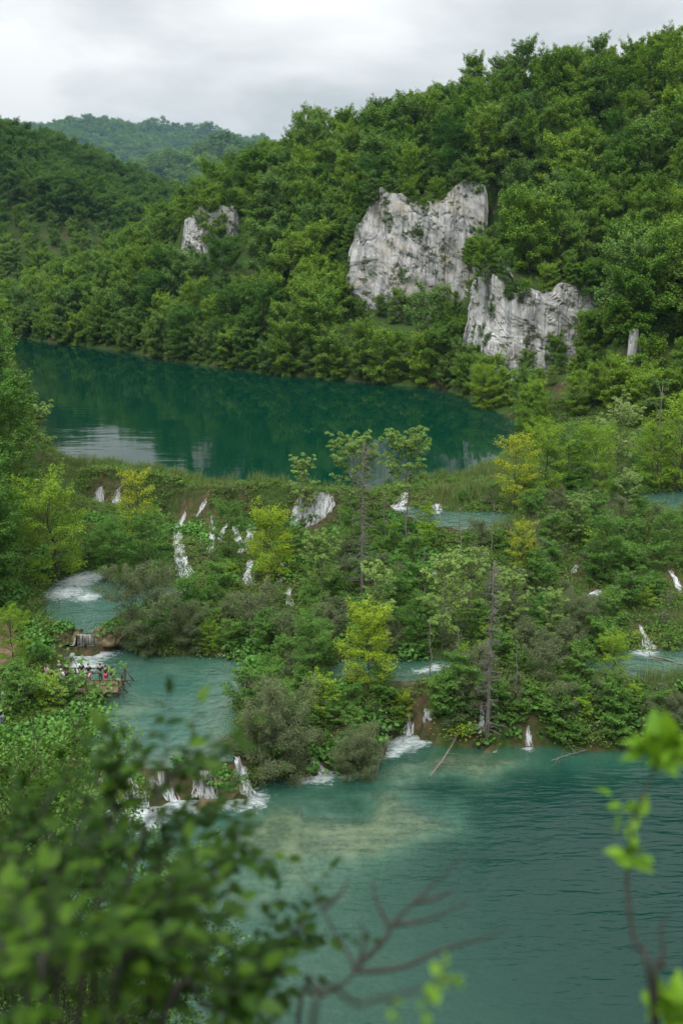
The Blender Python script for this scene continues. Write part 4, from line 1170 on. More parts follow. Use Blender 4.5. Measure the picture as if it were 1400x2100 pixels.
def instancer(name, pts, idx, rot, scl, meshes, label, tilt=None):
    """one object whose points carry instances (for woods and ground cover that nobody could count)"""
    pc = bpy.data.collections.new(name + "_kinds")
    for n_, m_ in enumerate(meshes):
        pc.objects.link(bpy.data.objects.new(f"{name}_kind_{n_:02d}", m_))
    me = bpy.data.meshes.new(name)
    me.vertices.add(len(pts)); me.vertices.foreach_set("co", np.asarray(pts, np.float32).ravel())
    a = me.attributes.new("which", 'INT', 'POINT'); a.data.foreach_set("value", np.asarray(idx, np.int32))
    set_attr(me, "turn", rot); set_attr(me, "size", scl)
    me.update()
    ng = bpy.data.node_groups.new(name + "_nodes", 'GeometryNodeTree')
    ng.interface.new_socket("Geometry", in_out='INPUT', socket_type='NodeSocketGeometry')
    ng.interface.new_socket("Geometry", in_out='OUTPUT', socket_type='NodeSocketGeometry')
    gi = ng.nodes.new("NodeGroupInput"); go = ng.nodes.new("NodeGroupOutput")
    ci = ng.nodes.new("GeometryNodeCollectionInfo"); ci.inputs["Collection"].default_value = pc
    ci.inputs["Separate Children"].default_value = True; ci.inputs["Reset Children"].default_value = True
    ip = ng.nodes.new("GeometryNodeInstanceOnPoints"); ip.inputs["Pick Instance"].default_value = True
    def named(n, t):
        x = ng.nodes.new("GeometryNodeInputNamedAttribute"); x.data_type = t; x.inputs["Name"].default_value = n
        return [s for s in x.outputs if s.enabled and s.name == "Attribute"][0]
    ng.links.new(gi.outputs[0], ip.inputs["Points"]); ng.links.new(ci.outputs[0], ip.inputs["Instance"])
    ng.links.new(named("which", 'INT'), ip.inputs["Instance Index"])
    cx = ng.nodes.new("ShaderNodeCombineXYZ"); ng.links.new(named("turn", 'FLOAT'), cx.inputs[2])
    er = ng.nodes.new("FunctionNodeEulerToRotation"); ng.links.new(cx.outputs[0], er.inputs[0])
    ng.links.new(er.outputs[0], ip.inputs["Rotation"]); ng.links.new(named("size", 'FLOAT'), ip.inputs["Scale"])
    ng.links.new(ip.outputs[0], go.inputs[0])
    o = link(name, me)
    md = o.modifiers.new("scatter", 'NODES'); md.node_group = ng
    tag(o, label, None, None, 'stuff')
    return o
wood_joined = [joined(f'wood{i}', f"wood_tree_{i}") for i in range(5)]
instancer("forest", np.stack((wx, wy, wz), -1)[rest], wk[rest], wrot[rest], ws[rest], wood_joined, "dense green broadleaf wood covering the rest of the hillside")
# left hill beyond the bend and the distant ridges
lx, ly, lr = jitter_points(-560, 120, 440, 920, 8.0, 43)
lz = far_z(lx, ly)
inside_near = (lx > X0) & (lx < X1) & (ly < Y1)
lz = np.where(inside_near, height(lx, ly), lz)
p_, q_, d_ = to_px(np.stack((lx, ly, lz + 6), -1))
keep = (p_ > -160) & (p_ < 620) & (q_ < 720) & (ly > 470)
lx, ly, lz = lx[keep], ly[keep], lz[keep]
instancer("left_hill_forest", np.stack((lx, ly, lz), -1), lr.integers(0, 5, len(lx)), lr.uniform(0, 6.28, len(lx)), lr.uniform(0.7, 1.15, len(lx)), [joined(f'wood{i}', f"hill_tree_{i}", 'hill_leaf') for i in range(5)], "dark wood on the hill beyond the lake bend")
hx, hy, hr = jitter_points(-1500, 300, 1700, 3760, 16, 45)
hz = far_z(hx, hy)
p_, q_, d_ = to_px(np.stack((hx, hy, hz + 6), -1))
keep = (p_ > -120) & (p_ < 640) & (q_ < 480)
hx, hy, hz = hx[keep], hy[keep], hz[keep]
proto('far', 'wood_leaf', n=2, seed=601, H=13, Rc=5.4, base=0.2, limbs=22, subs=6, per=16, leaf=1.0, wid=0.75, cr=1.2, flat=0.5)
instancer("distant_forest", np.stack((hx, hy, hz), -1), hr.integers(0, 2, len(hx)), hr.uniform(0, 6.28, len(hx)), hr.uniform(1.1, 1.8, len(hx)), [joined('far0', "far_tree_0"), joined('far1', "far_tree_1")], "hazy blue green wood on the distant ridge")

# ------------------------------------------------------------------ haze
me = bpy.data.meshes.new("haze")
bm = bmesh.new()
bmesh.ops.create_cube(bm, size=1.0)
bmesh.ops.scale(bm, vec=(6400, 5700, 480), verts=bm.verts)
bmesh.ops.translate(bm, vec=(0, 2350, 225), verts=bm.verts)
bm.to_mesh(me); bm.free()
hm, nt, out = new_mat("haze")
pv = N(nt, "ShaderNodeVolumePrincipled")
pv.inputs["Color"].default_value = (0.42, 0.74, 1.0, 1)
pv.inputs["Density"].default_value = 0.00005
nt.links.new(pv.outputs[0], out.inputs["Volume"])
me.materials.append(hm)
haze = tag(link("haze", me), "thin bluish haze in the valley air", None, None, 'stuff')

# ------------------------------------------------------------------ trees and bushes of the tufa terraces and the lake banks, one by one
def set_tree(key, name, px, foot_y, top_y, label, cat='tree', rz=None, tilt=None, group=None, parts=('trunk', 'crown'), pos=None):
    """a plant whose foot stands on the ground under the photograph's point, tall enough to reach the photographed top"""
    g = np.array(pos) if pos is not None else ground_at(px, foot_y)
    if pos is None: g[2] = float(height(g[0], g[1]))
    d = np.linalg.norm(g - np.array(CAM))
    d0 = ray(px, top_y); t = math.hypot(g[0], g[1]) / math.hypot(d0[0], d0[1])
    H = max(0.8, CAM[2] + d0[2] * t - g[2])
    sc = H / PROTO[key]['H']
    return plant(key, name, g, random.uniform(0, 6.28) if rz is None else rz, sc, label, cat, group, parts, tilt)
DB = ('trunk', 'dead_branches')
T = [
 ('lime', 'maple_tree', 755, 1405, 1218, "large yellow green tree in the middle, standing over the terrace pool"),
 ('lime', 'maple_tree', 556, 1190, 1022, "lime green tree standing among the white cascade strands"),
 ('gold', 'maple_tree', 1053, 1050, 878, "tall golden yellow tree beside the reed pool"),
 ('gold', 'maple_tree', 1068, 1175, 1060, "small golden topped tree in the middle of the bushy slope"),
 ('gold', 'maple_tree', 285, 1110, 952, "gold topped tree beneath the reeds at the barrier crest"),
 ('mid0', 'broadleaf_tree', 300, 1200, 1035, "dense dark green tree beside the longest cascade"),
 ('mid1', 'broadleaf_tree', 235, 1190, 1050, "dark green tree overhanging the rapids basin"),
 ('mid1', 'broadleaf_tree', 470, 1150, 1020, "green leafy tree between the thin waterfall strands and the crest"),
 ('ash0', 'ash_tree', 832, 1112, 872, "tall ash with a bare lower trunk and tufted pale crown before the lake"),
 ('ash1', 'ash_tree', 722, 1110, 880, "tufted yellow green ash mixed with the dead spruce top"),
 ('thin0', 'ash_tree', 622, 1075, 930, "slim tufted sapling on the crest beside the widest waterfall"),
 ('ash1', 'ash_tree', 660, 1262, 1085, "light green tufted ash with a dark lichen trunk below the widest waterfall"),
 ('thin1', 'ash_tree', 775, 1330, 1150, "airy light green ash right behind the large yellow green tree"),
 ('thin0', 'ash_tree', 905, 1345, 1130, "tall airy sapling left of the grey dead spar"),
 ('thin1', 'ash_tree', 955, 1300, 1120, "thin airy sapling behind the grey dead spar"),
 ('ash0', 'ash_tree', 1045, 1330, 1165, "airy green ash just right of the grey dead spar"),
 ('mid0', 'broadleaf_tree', 640, 1395, 1255, "dark green tree behind the big willow bush"),
 ('mid1', 'broadleaf_tree', 860, 1330, 1215, "green bushy tree on the slope right of the large yellow green tree"),
 ('mid0', 'broadleaf_tree', 1238, 1195, 1045, "slender upright green tree on the right slope"),
 ('light0', 'broadleaf_tree', 1255, 1388, 1288, "bright light green small tree at the terrace pool's edge"),
 ('mid1', 'broadleaf_tree', 1365, 1150, 1035, "dark stemmed tree before the side inlet at the picture's edge"),
 ('pale', 'broadleaf_tree', 1283, 1040, 952, "small pale flowering tree before the side inlet"),
 ('light1', 'broadleaf_tree', 1115, 1030, 850, "tall fresh green tree on the corner meadow right of the golden tree"),
 ('mid0', 'broadleaf_tree', 1160, 1025, 880, "mid green bushy tree in the corner grove"),
 ('light0', 'broadleaf_tree', 1215, 1025, 855, "yellowish green tree in the corner grove"),
 ('pale', 'broadleaf_tree', 1265, 960, 800, "large pale green tree in front of the ochre rock face"),
 ('light1', 'broadleaf_tree', 1390, 1005, 790, "yellow green tree with drooping boughs at the far right edge"),
 ('light0', 'broadleaf_tree', 1335, 1000, 850, "light green tree beside the drooping boughs at the right edge"),
 ('light0', 'broadleaf_tree', 990, 838, 735, "light green tree leaning over the water at the foot of the corner cliff"),
 ('lime', 'maple_tree', 822, 1495, 1412, "small yellow green tree above the foamy cove"),
 ('light1', 'broadleaf_tree', 430, 1345, 1270, "low green tree at the rim of the platform pool"),
 ('thin0', 'ash_tree', 1130, 1330, 1200, "thin leafy sapling on the slope behind the terrace pool"),
 ('mid1', 'broadleaf_tree', 720, 1150, 1040, "green bushy tree at the dead spruce's foot near the crest"),
 ('thin1', 'ash_tree', 1180, 1120, 1010, "thin sapling among the reeds near the side inlet"),
]
for key, nm, px, fy, ty, lab in T:
    set_tree(key, nm, px, fy, ty, lab)
set_tree('deadfir', 'dead_spruce', 742, 1225, 905, "dead brown spruce with bare horizontal branches in the middle of the terraces", parts=DB)
set_tree('deadspar', 'dead_spruce', 998, 1535, 1150, "grey dead spruce spar standing at the lower lake's edge", parts=DB)
set_tree('willow0', 'willow_bush', 565, 1598, 1362, "largest grey green willow bush, rising between the two lower pools", cat='bush', parts=('stems', 'foliage'))
set_tree('willow1', 'willow_bush', 730, 1592, 1478, "low grey green willow bush leaning over the foamy cove", cat='bush', parts=('stems', 'foliage'))
set_tree('willow1', 'willow_bush', 300, 1335, 1135, "grey green willow leaning over the rapids basin", cat='bush', parts=('stems', 'foliage'))
set_tree('willow0', 'willow_bush', 390, 1335, 1215, "grey green willow at the far rim of the platform pool", cat='bush', parts=('stems', 'foliage'))
set_tree('willow0', 'willow_bush', 1180, 1320, 1200, "greyish willow thicket on the slope right of the dead spar", cat='bush', parts=('stems', 'foliage'))
for i_, (a_, b_, c_) in enumerate([(925, 645, 585), (935, 672, 610), (915, 690, 620), (945, 700, 640), (905, 668, 600), (1150, 768, 720), (1172, 778, 728), (1192, 764, 705), (1130, 792, 745), (1215, 772, 715), (1250, 782, 720), (1105, 800, 750)]):
    set_tree('wood%d' % (i_ % 5), 'broadleaf_tree', a_, b_, c_, "low tree in the cleft between the two large cliffs" if a_ < 1000 else "low tree on the open slope under the corner cliff's right half", group="low trees of the cleft" if a_ < 1000 else "low trees under the corner cliff")
for i_, (a_, b_, c_, lab_) in enumerate([(1315, 275, 185, "pale whitish tree in bloom high on the slope near the right edge"), (1130, 330, 270, "pale tree in bloom on the slope above the corner cliff"), (620, 345, 300, "pale grey green tree on the slope right of the small outcrop"), (885, 290, 235, "pale green tree on the slope above the tall centre cliff")]):
    set_tree('pale', 'broadleaf_tree', a_, b_, c_, lab_)
for i_, (a_, b_, c_, lab_) in enumerate([
    (945, 1150, 1040, "thin bare pole stem below the reed pool"), (1005, 1140, 1030, "thin bare pole stem right under the golden tree"), (880, 1400, 1270, "thin bare stem at the glade pool's edge"), (370 + 500, 1230, 1130, "bare grey stem beside the small solitary fall"),
    (700, 1120, 1000, "bare grey stem beside the widest waterfall"), (645, 1120, 1005, "thin leafless stem in front of the widest waterfall"), (790, 1130, 1010, "leafless stem between the dead spruce and the tall ash"), (1090, 1150, 1050, "leafless pole beside the small golden topped tree"),
    (1170, 1300, 1200, "leafless pole in the greyish willow thicket"), (940, 1420, 1290, "bare leaning stem left of the grey dead spar"), (1060, 1440, 1320, "bare stem right of the grey dead spar on the front bank"), (1345, 1000, 790, "tall bare pale stem before the trees at the right edge"),
    (420, 1200, 1110, "thin bare stem between two waterfall strands"), (520, 1330, 1230, "bare stem on the rim behind the platform pool")]):
    set_tree('pole%d' % (i_ % 3), 'bare_sapling', a_, b_, c_, lab_, parts=('trunk', 'twigs'))
# the left bank
def bank(key, nm, x, y, H, lab, tilt=None, rz=None):
    z = float(height(x, y))
    return plant(key, nm, (x, y, z), random.uniform(0, 6) if rz is None else rz, H / PROTO[key]['H'], lab, 'tree', None, ('trunk', 'crown'), tilt)
bank('light0', 'broadleaf_tree', -30.0, 101, 13.5, "large light green tree leaning out over the rapids basin", (0, R(10)))
bank('dark0', 'broadleaf_tree', -35.8, 96, 15.0, "tall dark tree at the left edge beside the large light green one", (0, R(4)))
bank('dark1', 'broadleaf_tree', -34.5, 88, 10.5, "dark leafy tree on the left bank above the rapids")
bank('dark1', 'broadleaf_tree', -37.5, 107, 18.0, "tallest dark tree of the left bank, against the upper lake")
bank('dark0', 'broadleaf_tree', -43.5, 119, 18.0, "dark tree at the left edge whose top reaches the far shore")
bank('dark1', 'broadleaf_tree', -34.0, 90.5, 14.0, "dense dark tree at the left edge above the footpath and the basin")
bank('thin0', 'broadleaf_tree', -36.5, 117, 12.0, "airy half bare tree standing out against the bright lake reflection")
bank('light1', 'broadleaf_tree', -49.0, 140, 11.0, "bright green treetop at the left edge before the far shore")
bank('dark1', 'broadleaf_tree', -35.5, 82, 9.5, "shady tree over the footpath bend", None)
bank('light1', 'broadleaf_tree', -28.6, 80.5, 6.5, "fresh green tree right behind the viewing platform")
bank('dark0', 'broadleaf_tree', -40, 78, 12, "dark tree over the footpath at the left edge")
bank('mid0', 'broadleaf_tree', -26.5, 73.0, 3.0, "low green tree on the bank below the platform")

# ------------------------------------------------------------------ shrubs: individuals scattered over the barriers
sx, sy, sr = jitter_points(-26, 62, 61, 128, 2.55, 51)
SH = ['shrub0', 'shrub1', 'shrub2', 'sage0', 'sage1', 'limeshrub', 'bare0', 'bare1']
SHN = {'shrub': ('leafy_shrub', 'green leafy shrub'), 'sage': ('willow_shrub', 'grey green willow shrub'), 'limes': ('leafy_shrub', 'fresh yellow green shrub'), 'bare': ('bare_shrub', 'leafless brown shrub')}
def shrub_place(x, y, p, q):
    if q > 1405: return "on the front barrier bank above the lower lake" if p > 800 else "on the islet between the two lower pools"
    if q > 1310 and p < 660: return "along the rim of the platform pool"
    if q > 1300: return "beside the terrace pool"
    if q < 1015: return "on the crest before the upper lake"
    if p < 690: return "on the steep face between the cascade strands"
    if q < 1110: return "around the reed pool"
    if p > 1150: return "on the right half of the bushy slope"
    return "on the bushy slope between the two dead spruces"
n_shrubs = 0
cand = []
for x, y in zip(sx, sy):
    if is_water(np.array(x), np.array(y)): continue
    z = float(height(x, y))
    if z < 0.05: continue
    p, q, d = to_px(np.array((x, y, z)))
    if p < -20 or p > 1430 or q < 935 or q > 1660: continue
    if p < 240 and q > 1380: continue
    cand.append((d, x, y, z, p, q))
cand.sort()
for d, x, y, z, p, q in cand:
    front = q > 1405 and p > 800
    u = sr.uniform()
    right = p > 700
    if u < 0.50: key = SH[sr.integers(0, 3)]
    elif u < 0.78: key = SH[3 + sr.integers(0, 2)]
    elif u < 0.86: key = 'limeshrub'
    else: key = SH[6 + sr.integers(0, 2)]
    if not right and key.startswith('bare'): key = 'shrub1'
    crest_ = q < 1015
    sc = sr.uniform(0.45, 0.95) * (0.55 if crest_ else 1.0) * (0.8 if front else 1)
    hgt = PROTO[key]['H'] * sc
    if near_fall(x, y, z, hgt, 0.5 + 0.6 * sc):
        sc *= 0.35; hgt = PROTO[key]['H'] * sc
        if near_fall(x, y, z, hgt, 0.2): continue
    # leave the small pools in view
    hid = False
    for zz, poly in ((4.0, 'terrace'), (9.3, 'shelf'), (9.4, 'inlet'), (2.2, 'middle'), (4.2, 'basin'), (10.0, 'upper'), (4.0, 'glade')):
        yy = y + (hgt * 0.9 + z - zz) * 2.3
        if z >= zz - 0.6 and yy > y + 0.5 and sr.uniform() < 0.6:
            s_ = yy / y
            if is_water(np.array(x * s_), np.array(yy)): hid = True
    if hid and sr.uniform() < (0.35 if p < 1000 else 0.2): continue
    if hid: sc *= 0.55
    pre = [k for k in SHN if key.startswith(k)][0]
    nm, kind = SHN[pre]
    where = shrub_place(x, y, p, q)
    plant(key, nm, (x, y, z), sr.uniform(0, 6.28), sc, f"{kind} {where}", 'shrub', f"{kind}s {where}", ('stems', 'twigs' if pre == 'bare' else 'foliage'))
    n_shrubs += 1
print("shrubs", n_shrubs)
# a denser row on the steep front bank
fb = 0
for i in range(70):
    a_, b_ = sr.uniform(775, 1410), sr.uniform(1428, 1525)
    g = ground_at(a_, b_)
    if is_water(np.array(g[0]), np.array(g[1])) or g[2] > 3.6: continue
    key = ['shrub0', 'shrub1', 'shrub2', 'sage0', 'sage1', 'shrub1', 'limeshrub', 'bare0'][sr.integers(0, 8)]; sc = sr.uniform(0.25, 0.8) * (0.7 if b_ < 1450 else 1)
    if near_fall(g[0], g[1], g[2], 2.6 * sc, 0.3): continue
    pre = [k for k in SHN if key.startswith(k)][0]; nm, kind = SHN[pre]; where = "on the front barrier bank above the lower lake"
    plant(key, nm, (g[0], g[1], float(height(g[0], g[1])) - 0.1), sr.uniform(0, 6.28), sc, f"{kind} {where}", 'shrub', f"{kind}s {where}", ('stems', 'twigs' if pre == 'bare' else 'foliage'))
# bushes clinging to the cliffs
ck = 0
for key, G in CL.items():
    nu, nv, _ = G.shape
    spots = {'centre': 26, 'right': 18, 'left': 14, 'corner': 3}[key]
    for i in range(spots):
        for tr in range(30):
            a, b = sr.integers(2, nu - 2), sr.integers(nv // 5, nv - 1)
            if vnoise(np.array(a / 9.0), np.array(b / 8.0), seed=ck + 77) > 0.15: break
        p = G[a, b]
        where = {'centre': 'the tall centre cliff', 'right': 'the lake corner cliff', 'left': 'the small outcrop', 'corner': 'the narrow rock face'}[key]
        plant('shrub%d' % (i % 3), 'cliff_shrub', p + np.array((0, 0.5, -0.3)), sr.uniform(0, 6.28), sr.uniform(0.4, 1.0), f"small green bush clinging to a ledge of {where}", 'shrub', f"bushes on {where}", ('stems', 'foliage'))
    ck += 1

# ------------------------------------------------------------------ ground cover (nobody could count it)
def clump(seed, n, spread, leaf, wid, h, up, round_=False):
    r = np.random.default_rng(seed)
    C = np.stack((r.normal(0, spread, n), r.normal(0, spread, n), np.abs(r.normal(h, h * 0.4, n))), 1)
    Nn = np.stack((r.normal(0, 0.45, n), r.normal(0, 0.45, n), np.full(n, up)), 1); A = r.normal(0, 1, (n, 3)) + C * 0.5
    s = r.uniform(0.6, 1.3, n)
    if not round_: 
        v, q = leaf_quads(C, Nn, A, leaf * s, wid * s); return v, q
    Nn /= np.linalg.norm(Nn, axis=1)[:, None]; a = A - (A * Nn).sum(1)[:, None] * Nn; a /= np.linalg.norm(a, axis=1)[:, None]; b = np.cross(Nn, a)
    V = []; Q = []
    for k, th in enumerate(np.linspace(0, 2 * math.pi, 6, endpoint=False)):
        V.append(C + (a * math.cos(th) + b * math.sin(th)) * (leaf * s / 2)[:, None] + Nn * 0.05)
    V = np.stack(V, 1).reshape(-1, 3); base = np.arange(n) * 6
    Q = np.concatenate((np.stack((base, base + 1, base + 2, base + 3), -1), np.stack((base, base + 3, base + 4, base + 5), -1)))
    return V, Q
GC = []
for i in range(3):
    v, q = clump(700 + i, 90, 0.45, 0.20, 0.13, 0.28, 0.8); GC.append(mesh_np(f"herb_clump_{i}", v, quads=q, mats=[M['ground_leaf']]))
for i in range(2):
    v, q = clump(710 + i, 34, 0.42, 0.30, 0.30, 0.42, 0.9, True); GC.append(mesh_np(f"butterbur_clump_{i}", v, quads=q, mats=[M['broad_leaf']]))
def blades(seed, n, spread, h, w):
    r = np.random.default_rng(seed)
    p = np.stack((r.normal(0, spread, n), r.normal(0, spread, n), np.zeros(n)), 1); az = r.uniform(0, 6.28, n); ln = r.uniform(0.1, 0.5, n); hh = h * r.uniform(0.5, 1.1, n)
    t = p + np.stack((np.cos(az) * ln * hh, np.sin(az) * ln * hh, hh), 1); m = (p + t) / 2 + np.array((0, 0, 1)) * (0.12 * hh)[:, None]
    s = np.stack((-np.sin(az), np.cos(az), 0 * az), 1) * w
    v = np.stack((p - s, p + s, m + s * 0.8, m - s * 0.8, t), 1).reshape(-1, 3); b = np.arange(n) * 5
    return v, np.stack((b, b + 1, b + 2, b + 3), -1), np.stack((b + 3, b + 2, b + 4), -1)
for i in range(2):
    v, q, t = blades(720 + i, 60, 0.30, 0.6, 0.012); GC.append(mesh_np(f"grass_tuft_{i}", v, quads=q, tris=t, mats=[M['reed']]))
ux, uy, ur = jitter_points(-60, 75, 40, 170, 0.56, 61)
h_ = height(ux, uy); p_, q_, d_ = to_px(np.stack((ux, uy, h_), -1))
m = ~is_water(ux, uy) & (p_ > -60) & (p_ < 1460) & (h_ > 0.02) & (q_ < 1720) & (q_ > 820)
m &= PATH_DIST[np.clip(np.round(uy - Y0).astype(int), 0, HT.shape[0] - 1), np.clip(np.round(ux - X0).astype(int), 0, HT.shape[1] - 1)] > 1.9
m &= ~((ux > -29.5) & (ux < -17.5) & (uy > 75.2) & (uy < 80.2))
fx_ = np.abs(FP[None, :, 0] - ux[:, None]) < (FP[None, :, 2] + 0.25); fy_ = (FP[None, :, 1] - uy[:, None]); near = (fx_ & (fy_ > -0.7) & (fy_ < 1.8)).any(1)
m &= ~(near & (ur.uniform(0, 1, len(ux)) < 0.6))
m &= ur.uniform(0, 1, len(ux)) < 0.92
ux, uy, h_, p_, q_ = ux[m], uy[m], h_[m], p_[m], q_[m]
sel = vnoise(ux / 4, uy / 4, seed=8) + ur.normal(0, 0.3, len(ux))
which = np.where(sel > 0.35, 5 + ur.integers(0, 2, len(ux)), ur.integers(0, 3, len(ux)))
bb = (q_ > 1405) & (p_ > 780) & (vnoise(ux / 2.2, uy / 2.2, seed=18) > 0.0); which = np.where(bb, 3 + ur.integers(0, 2, len(ux)), which)
bb2 = (q_ > 1060) & (p_ < 900) & (vnoise(ux / 3, uy / 3, seed=28) > 0.35); which = np.where(bb2, 3 + ur.integers(0, 2, len(ux)), which)
instancer("undergrowth", np.stack((ux, uy, h_ - 0.05), -1), which, ur.uniform(0, 6.28, len(ux)), ur.uniform(0.6, 1.25, len(ux)), GC, "low herbs, butterbur leaves and grass covering the tufa barriers")
print("cover", len(ux))
# reeds along the crest and the reed pool
RD = []
for i in range(3):
    v, q, t = blades(740 + i, 46, 0.35, 1.7, 0.018); RD.append(mesh_np(f"reed_tuft_{i}", v, quads=q, tris=t, mats=[M['reed']]))
rp = []
for (xa, ya, za, xb, yb, n, sp) in [(150, 950, 10, 330, 968, 90, 1.0), (330, 968, 10, 430, 995, 25, 0.6), (430, 992, 10, 690, 1008, 26, 0.5), (860, 985, 10, 1010, 960, 110, 1.6), (900, 1015, 10, 1010, 1010, 60, 1.8), (1090, 1050, 9.4, 1230, 1040, 90, 2.0), (1060, 1080, 9.4, 1200, 1090, 60, 2.0), (1240, 1080, 9.3, 1400, 1100, 50, 2.0), (1330, 1392, 4, 1400, 1392, 12, 0.4)]:
    a, b = at_z(xa, ya, za), at_z(xb, yb, za)
    for k in range(n):
        p = a + (b - a) * ur.uniform(); rp.append((p[0] + ur.normal(0, sp), p[1] + ur.normal(0, sp)))
rp = np.array(rp); 
rz_ = height(rp[:, 0], rp[:, 1]); 
dd_ = np.array([any(abs(FP[:, 0] - x) < FP[:, 2] + 0.2) and bool(((np.abs(FP[:, 0] - x) < FP[:, 2] + 0.3) & (np.abs(FP[:, 1] - y) < 2)).any()) for x, y in rp])
kp = ~dd_ & (rz_ > -0.9 + 9.0 * (rp[:, 1] > 100)); rp, rz_ = rp[kp], rz_[kp]
instancer("reeds", np.stack((rp[:, 0], rp[:, 1], rz_), -1), ur.integers(0, 3, len(rp)), ur.uniform(0, 6.28, len(rp)), ur.uniform(0.6, 1.1, len(rp)), RD, "grey green reeds along the barrier crest and the reed pool")

# ------------------------------------------------------------------ viewing platform
M['plank'] = plain_mat("weathered_plank", (0.10, 0.072, 0.048), (0.25, 0.185, 0.125), 3, 0.85, 0.3, (6, 0.6, 1), objvar=0.5)
M['post'] = plain_mat("dark_timber", (0.045, 0.032, 0.022), (0.11, 0.08, 0.055), 5, 0.85, 0.3, (3, 3, 0.6))
DX0, DX1, DY0, DY1, DZ = -26.0, -18.5, 76.4, 79.0, 2.85
deck = tag(empty("viewing_platform", (-22, 77.7, 2.2)), "wooden viewing platform with timber railing jutting into the turquoise pool", 'platform')
def child(name, me, loc=(0, 0, 0), parent=None):
    o = link(name, me, deck if parent is None else parent)
    o.location = Vector(loc) - (deck.location if parent is None else Vector((0, 0, 0)))
    return o
mb = MB(); mb.box((0, 0, 0), (0.19, DY1 - DY0, 0.045)); plank_me = mb.mesh("plank", M['plank'], False)
n_pl = int((DX1 - DX0) / 0.215)
for i in range(n_pl):
    o = child("plank", plank_me, (DX0 + 0.11 + i * 0.215, (DY0 + DY1) / 2 + random.uniform(-0.04, 0.04), DZ - 0.022 + random.uniform(-0.006, 0.006)))
mb = MB(); mb.box((0, 0, 0), (DX1 - DX0 + 0.1, 0.14, 0.16)); beam = mb.mesh("beam", M['post'], False)
for y in (DY0 + 0.15, (DY0 + DY1) / 2, DY1 - 0.15): child("beam", beam, ((DX0 + DX1) / 2, y, DZ - 0.13))
mb = MB(); mb.box((0, 0, -1.0), (0.13, 0.13, 2.3)); pile = mb.mesh("pile", M['post'], False)
for x in (DX0 + 0.4, -22.2, DX1 - 0.2):
    for y in (DY0 + 0.3, DY1 - 0.3): child("pile", pile, (x, y, DZ - 0.4))
mb = MB(); mb.box((0, 0, 0.5), (0.10, 0.10, 1.05)); postm = mb.mesh("railing_post", M['post'], False)
posts = [(DX1 - 0.06, DY0 + 0.06), (DX1 - 0.06, (DY0 + DY1) / 2), (DX1 - 0.06, DY1 - 0.06), (-20.6, DY1 - 0.06), (-22.8, DY1 - 0.06), (-25.0, DY1 - 0.06), (-20.6, DY0 + 0.06), (-22.8, DY0 + 0.06), (-25.0, DY0 + 0.06)]
for x, y in posts: child("railing_post", postm, (x, y, DZ))
def bar(a, b, r, name):
    a, b = np.array(a, float), np.array(b, float); c = (a + b) / 2; mb = MB(); mb.tube(np.array((a - c, b - c)), r, 6); child(name, mb.mesh(name, M['post']), c)
for z, nm in ((1.03, "handrail"), (0.55, "middle_rail")):
    bar((DX1 - 0.06, DY0, DZ + z), (DX1 - 0.06, DY1, DZ + z), 0.045, nm); bar((DX0 + 0.5, DY1 - 0.06, DZ + z), (DX1, DY1 - 0.06, DZ + z), 0.045, nm); bar((DX0 + 0.5, DY0 + 0.06, DZ + z), (DX1, DY0 + 0.06, DZ + z), 0.045, nm)
for y in (DY0 + 0.06, (DY0 + DY1) / 2, DY1 - 0.06): bar((DX1 - 0.06, y, DZ + 0.95), (DX1 + 0.62, y, DZ - 0.10), 0.04, "brace")
bar((DX1 - 0.3, DY0 + 0.06, DZ - 0.12), (DX1 + 0.68, DY0 + 0.06, DZ - 0.12), 0.05, "brace_foot")
bar((DX1 - 0.3, DY1 - 0.06, DZ - 0.12), (DX1 + 0.68, DY1 - 0.06, DZ - 0.12), 0.05, "brace_foot")

# ------------------------------------------------------------------ people
_cm = {}
def cloth(c):
    k = tuple(c)
    if k not in _cm: _cm[k] = plain_mat("cloth_%02d" % len(_cm), tuple(v * 0.8 for v in c), tuple(c), 25, 0.85)
    return _cm[k]
SKIN = plain_mat("skin", (0.42, 0.25, 0.18), (0.52, 0.33, 0.24), 10, 0.6)
def skinned(name, nodes, edges, mat, levels=1, root=0):
    """one continuous body surface grown over a jointed skeleton: nodes (x, y, z, r)"""
    me = bpy.data.meshes.new(name)
    me.from_pydata([n[:3] for n in nodes], edges, [])
    o = bpy.data.objects.new(name, me); col.objects.link(o)
    sk = o.modifiers.new("skin", 'SKIN'); sk.use_smooth_shade = True
    for i, v in enumerate(me.skin_vertices[0].data):
        r = nodes[i][3]; v.radius = r if isinstance(r, tuple) else (r, r); v.use_root = (i == root)
    ss = o.modifiers.new("sub", 'SUBSURF'); ss.levels = levels; ss.render_levels = levels
    dg = bpy.context.evaluated_depsgraph_get(); dg.update()
    res = bpy.data.meshes.new_from_object(o.evaluated_get(dg))
    bpy.data.objects.remove(o); bpy.data.meshes.remove(me)
    res.name = name; res.materials.clear(); res.materials.append(mat)
    return res
def ellipsoid(c, r, name, mat, cut=None):
    bm = bmesh.new(); bmesh.ops.create_uvsphere(bm, u_segments=12, v_segments=8, radius=1)
    if cut is not None: bmesh.ops.delete(bm, geom=[v for v in bm.verts if v.co.z < cut and v.co.y < 0.25], context='VERTS')
    for v in bm.verts: v.co = Vector((v.co.x * r[0] + c[0], v.co.y * r[1] + c[1], v.co.z * r[2] + c[2]))
    me = bpy.data.meshes.new(name); bm.to_mesh(me); bm.free(); me.materials.append(mat)
    for p in me.polygons: p.use_smooth = True
    return me
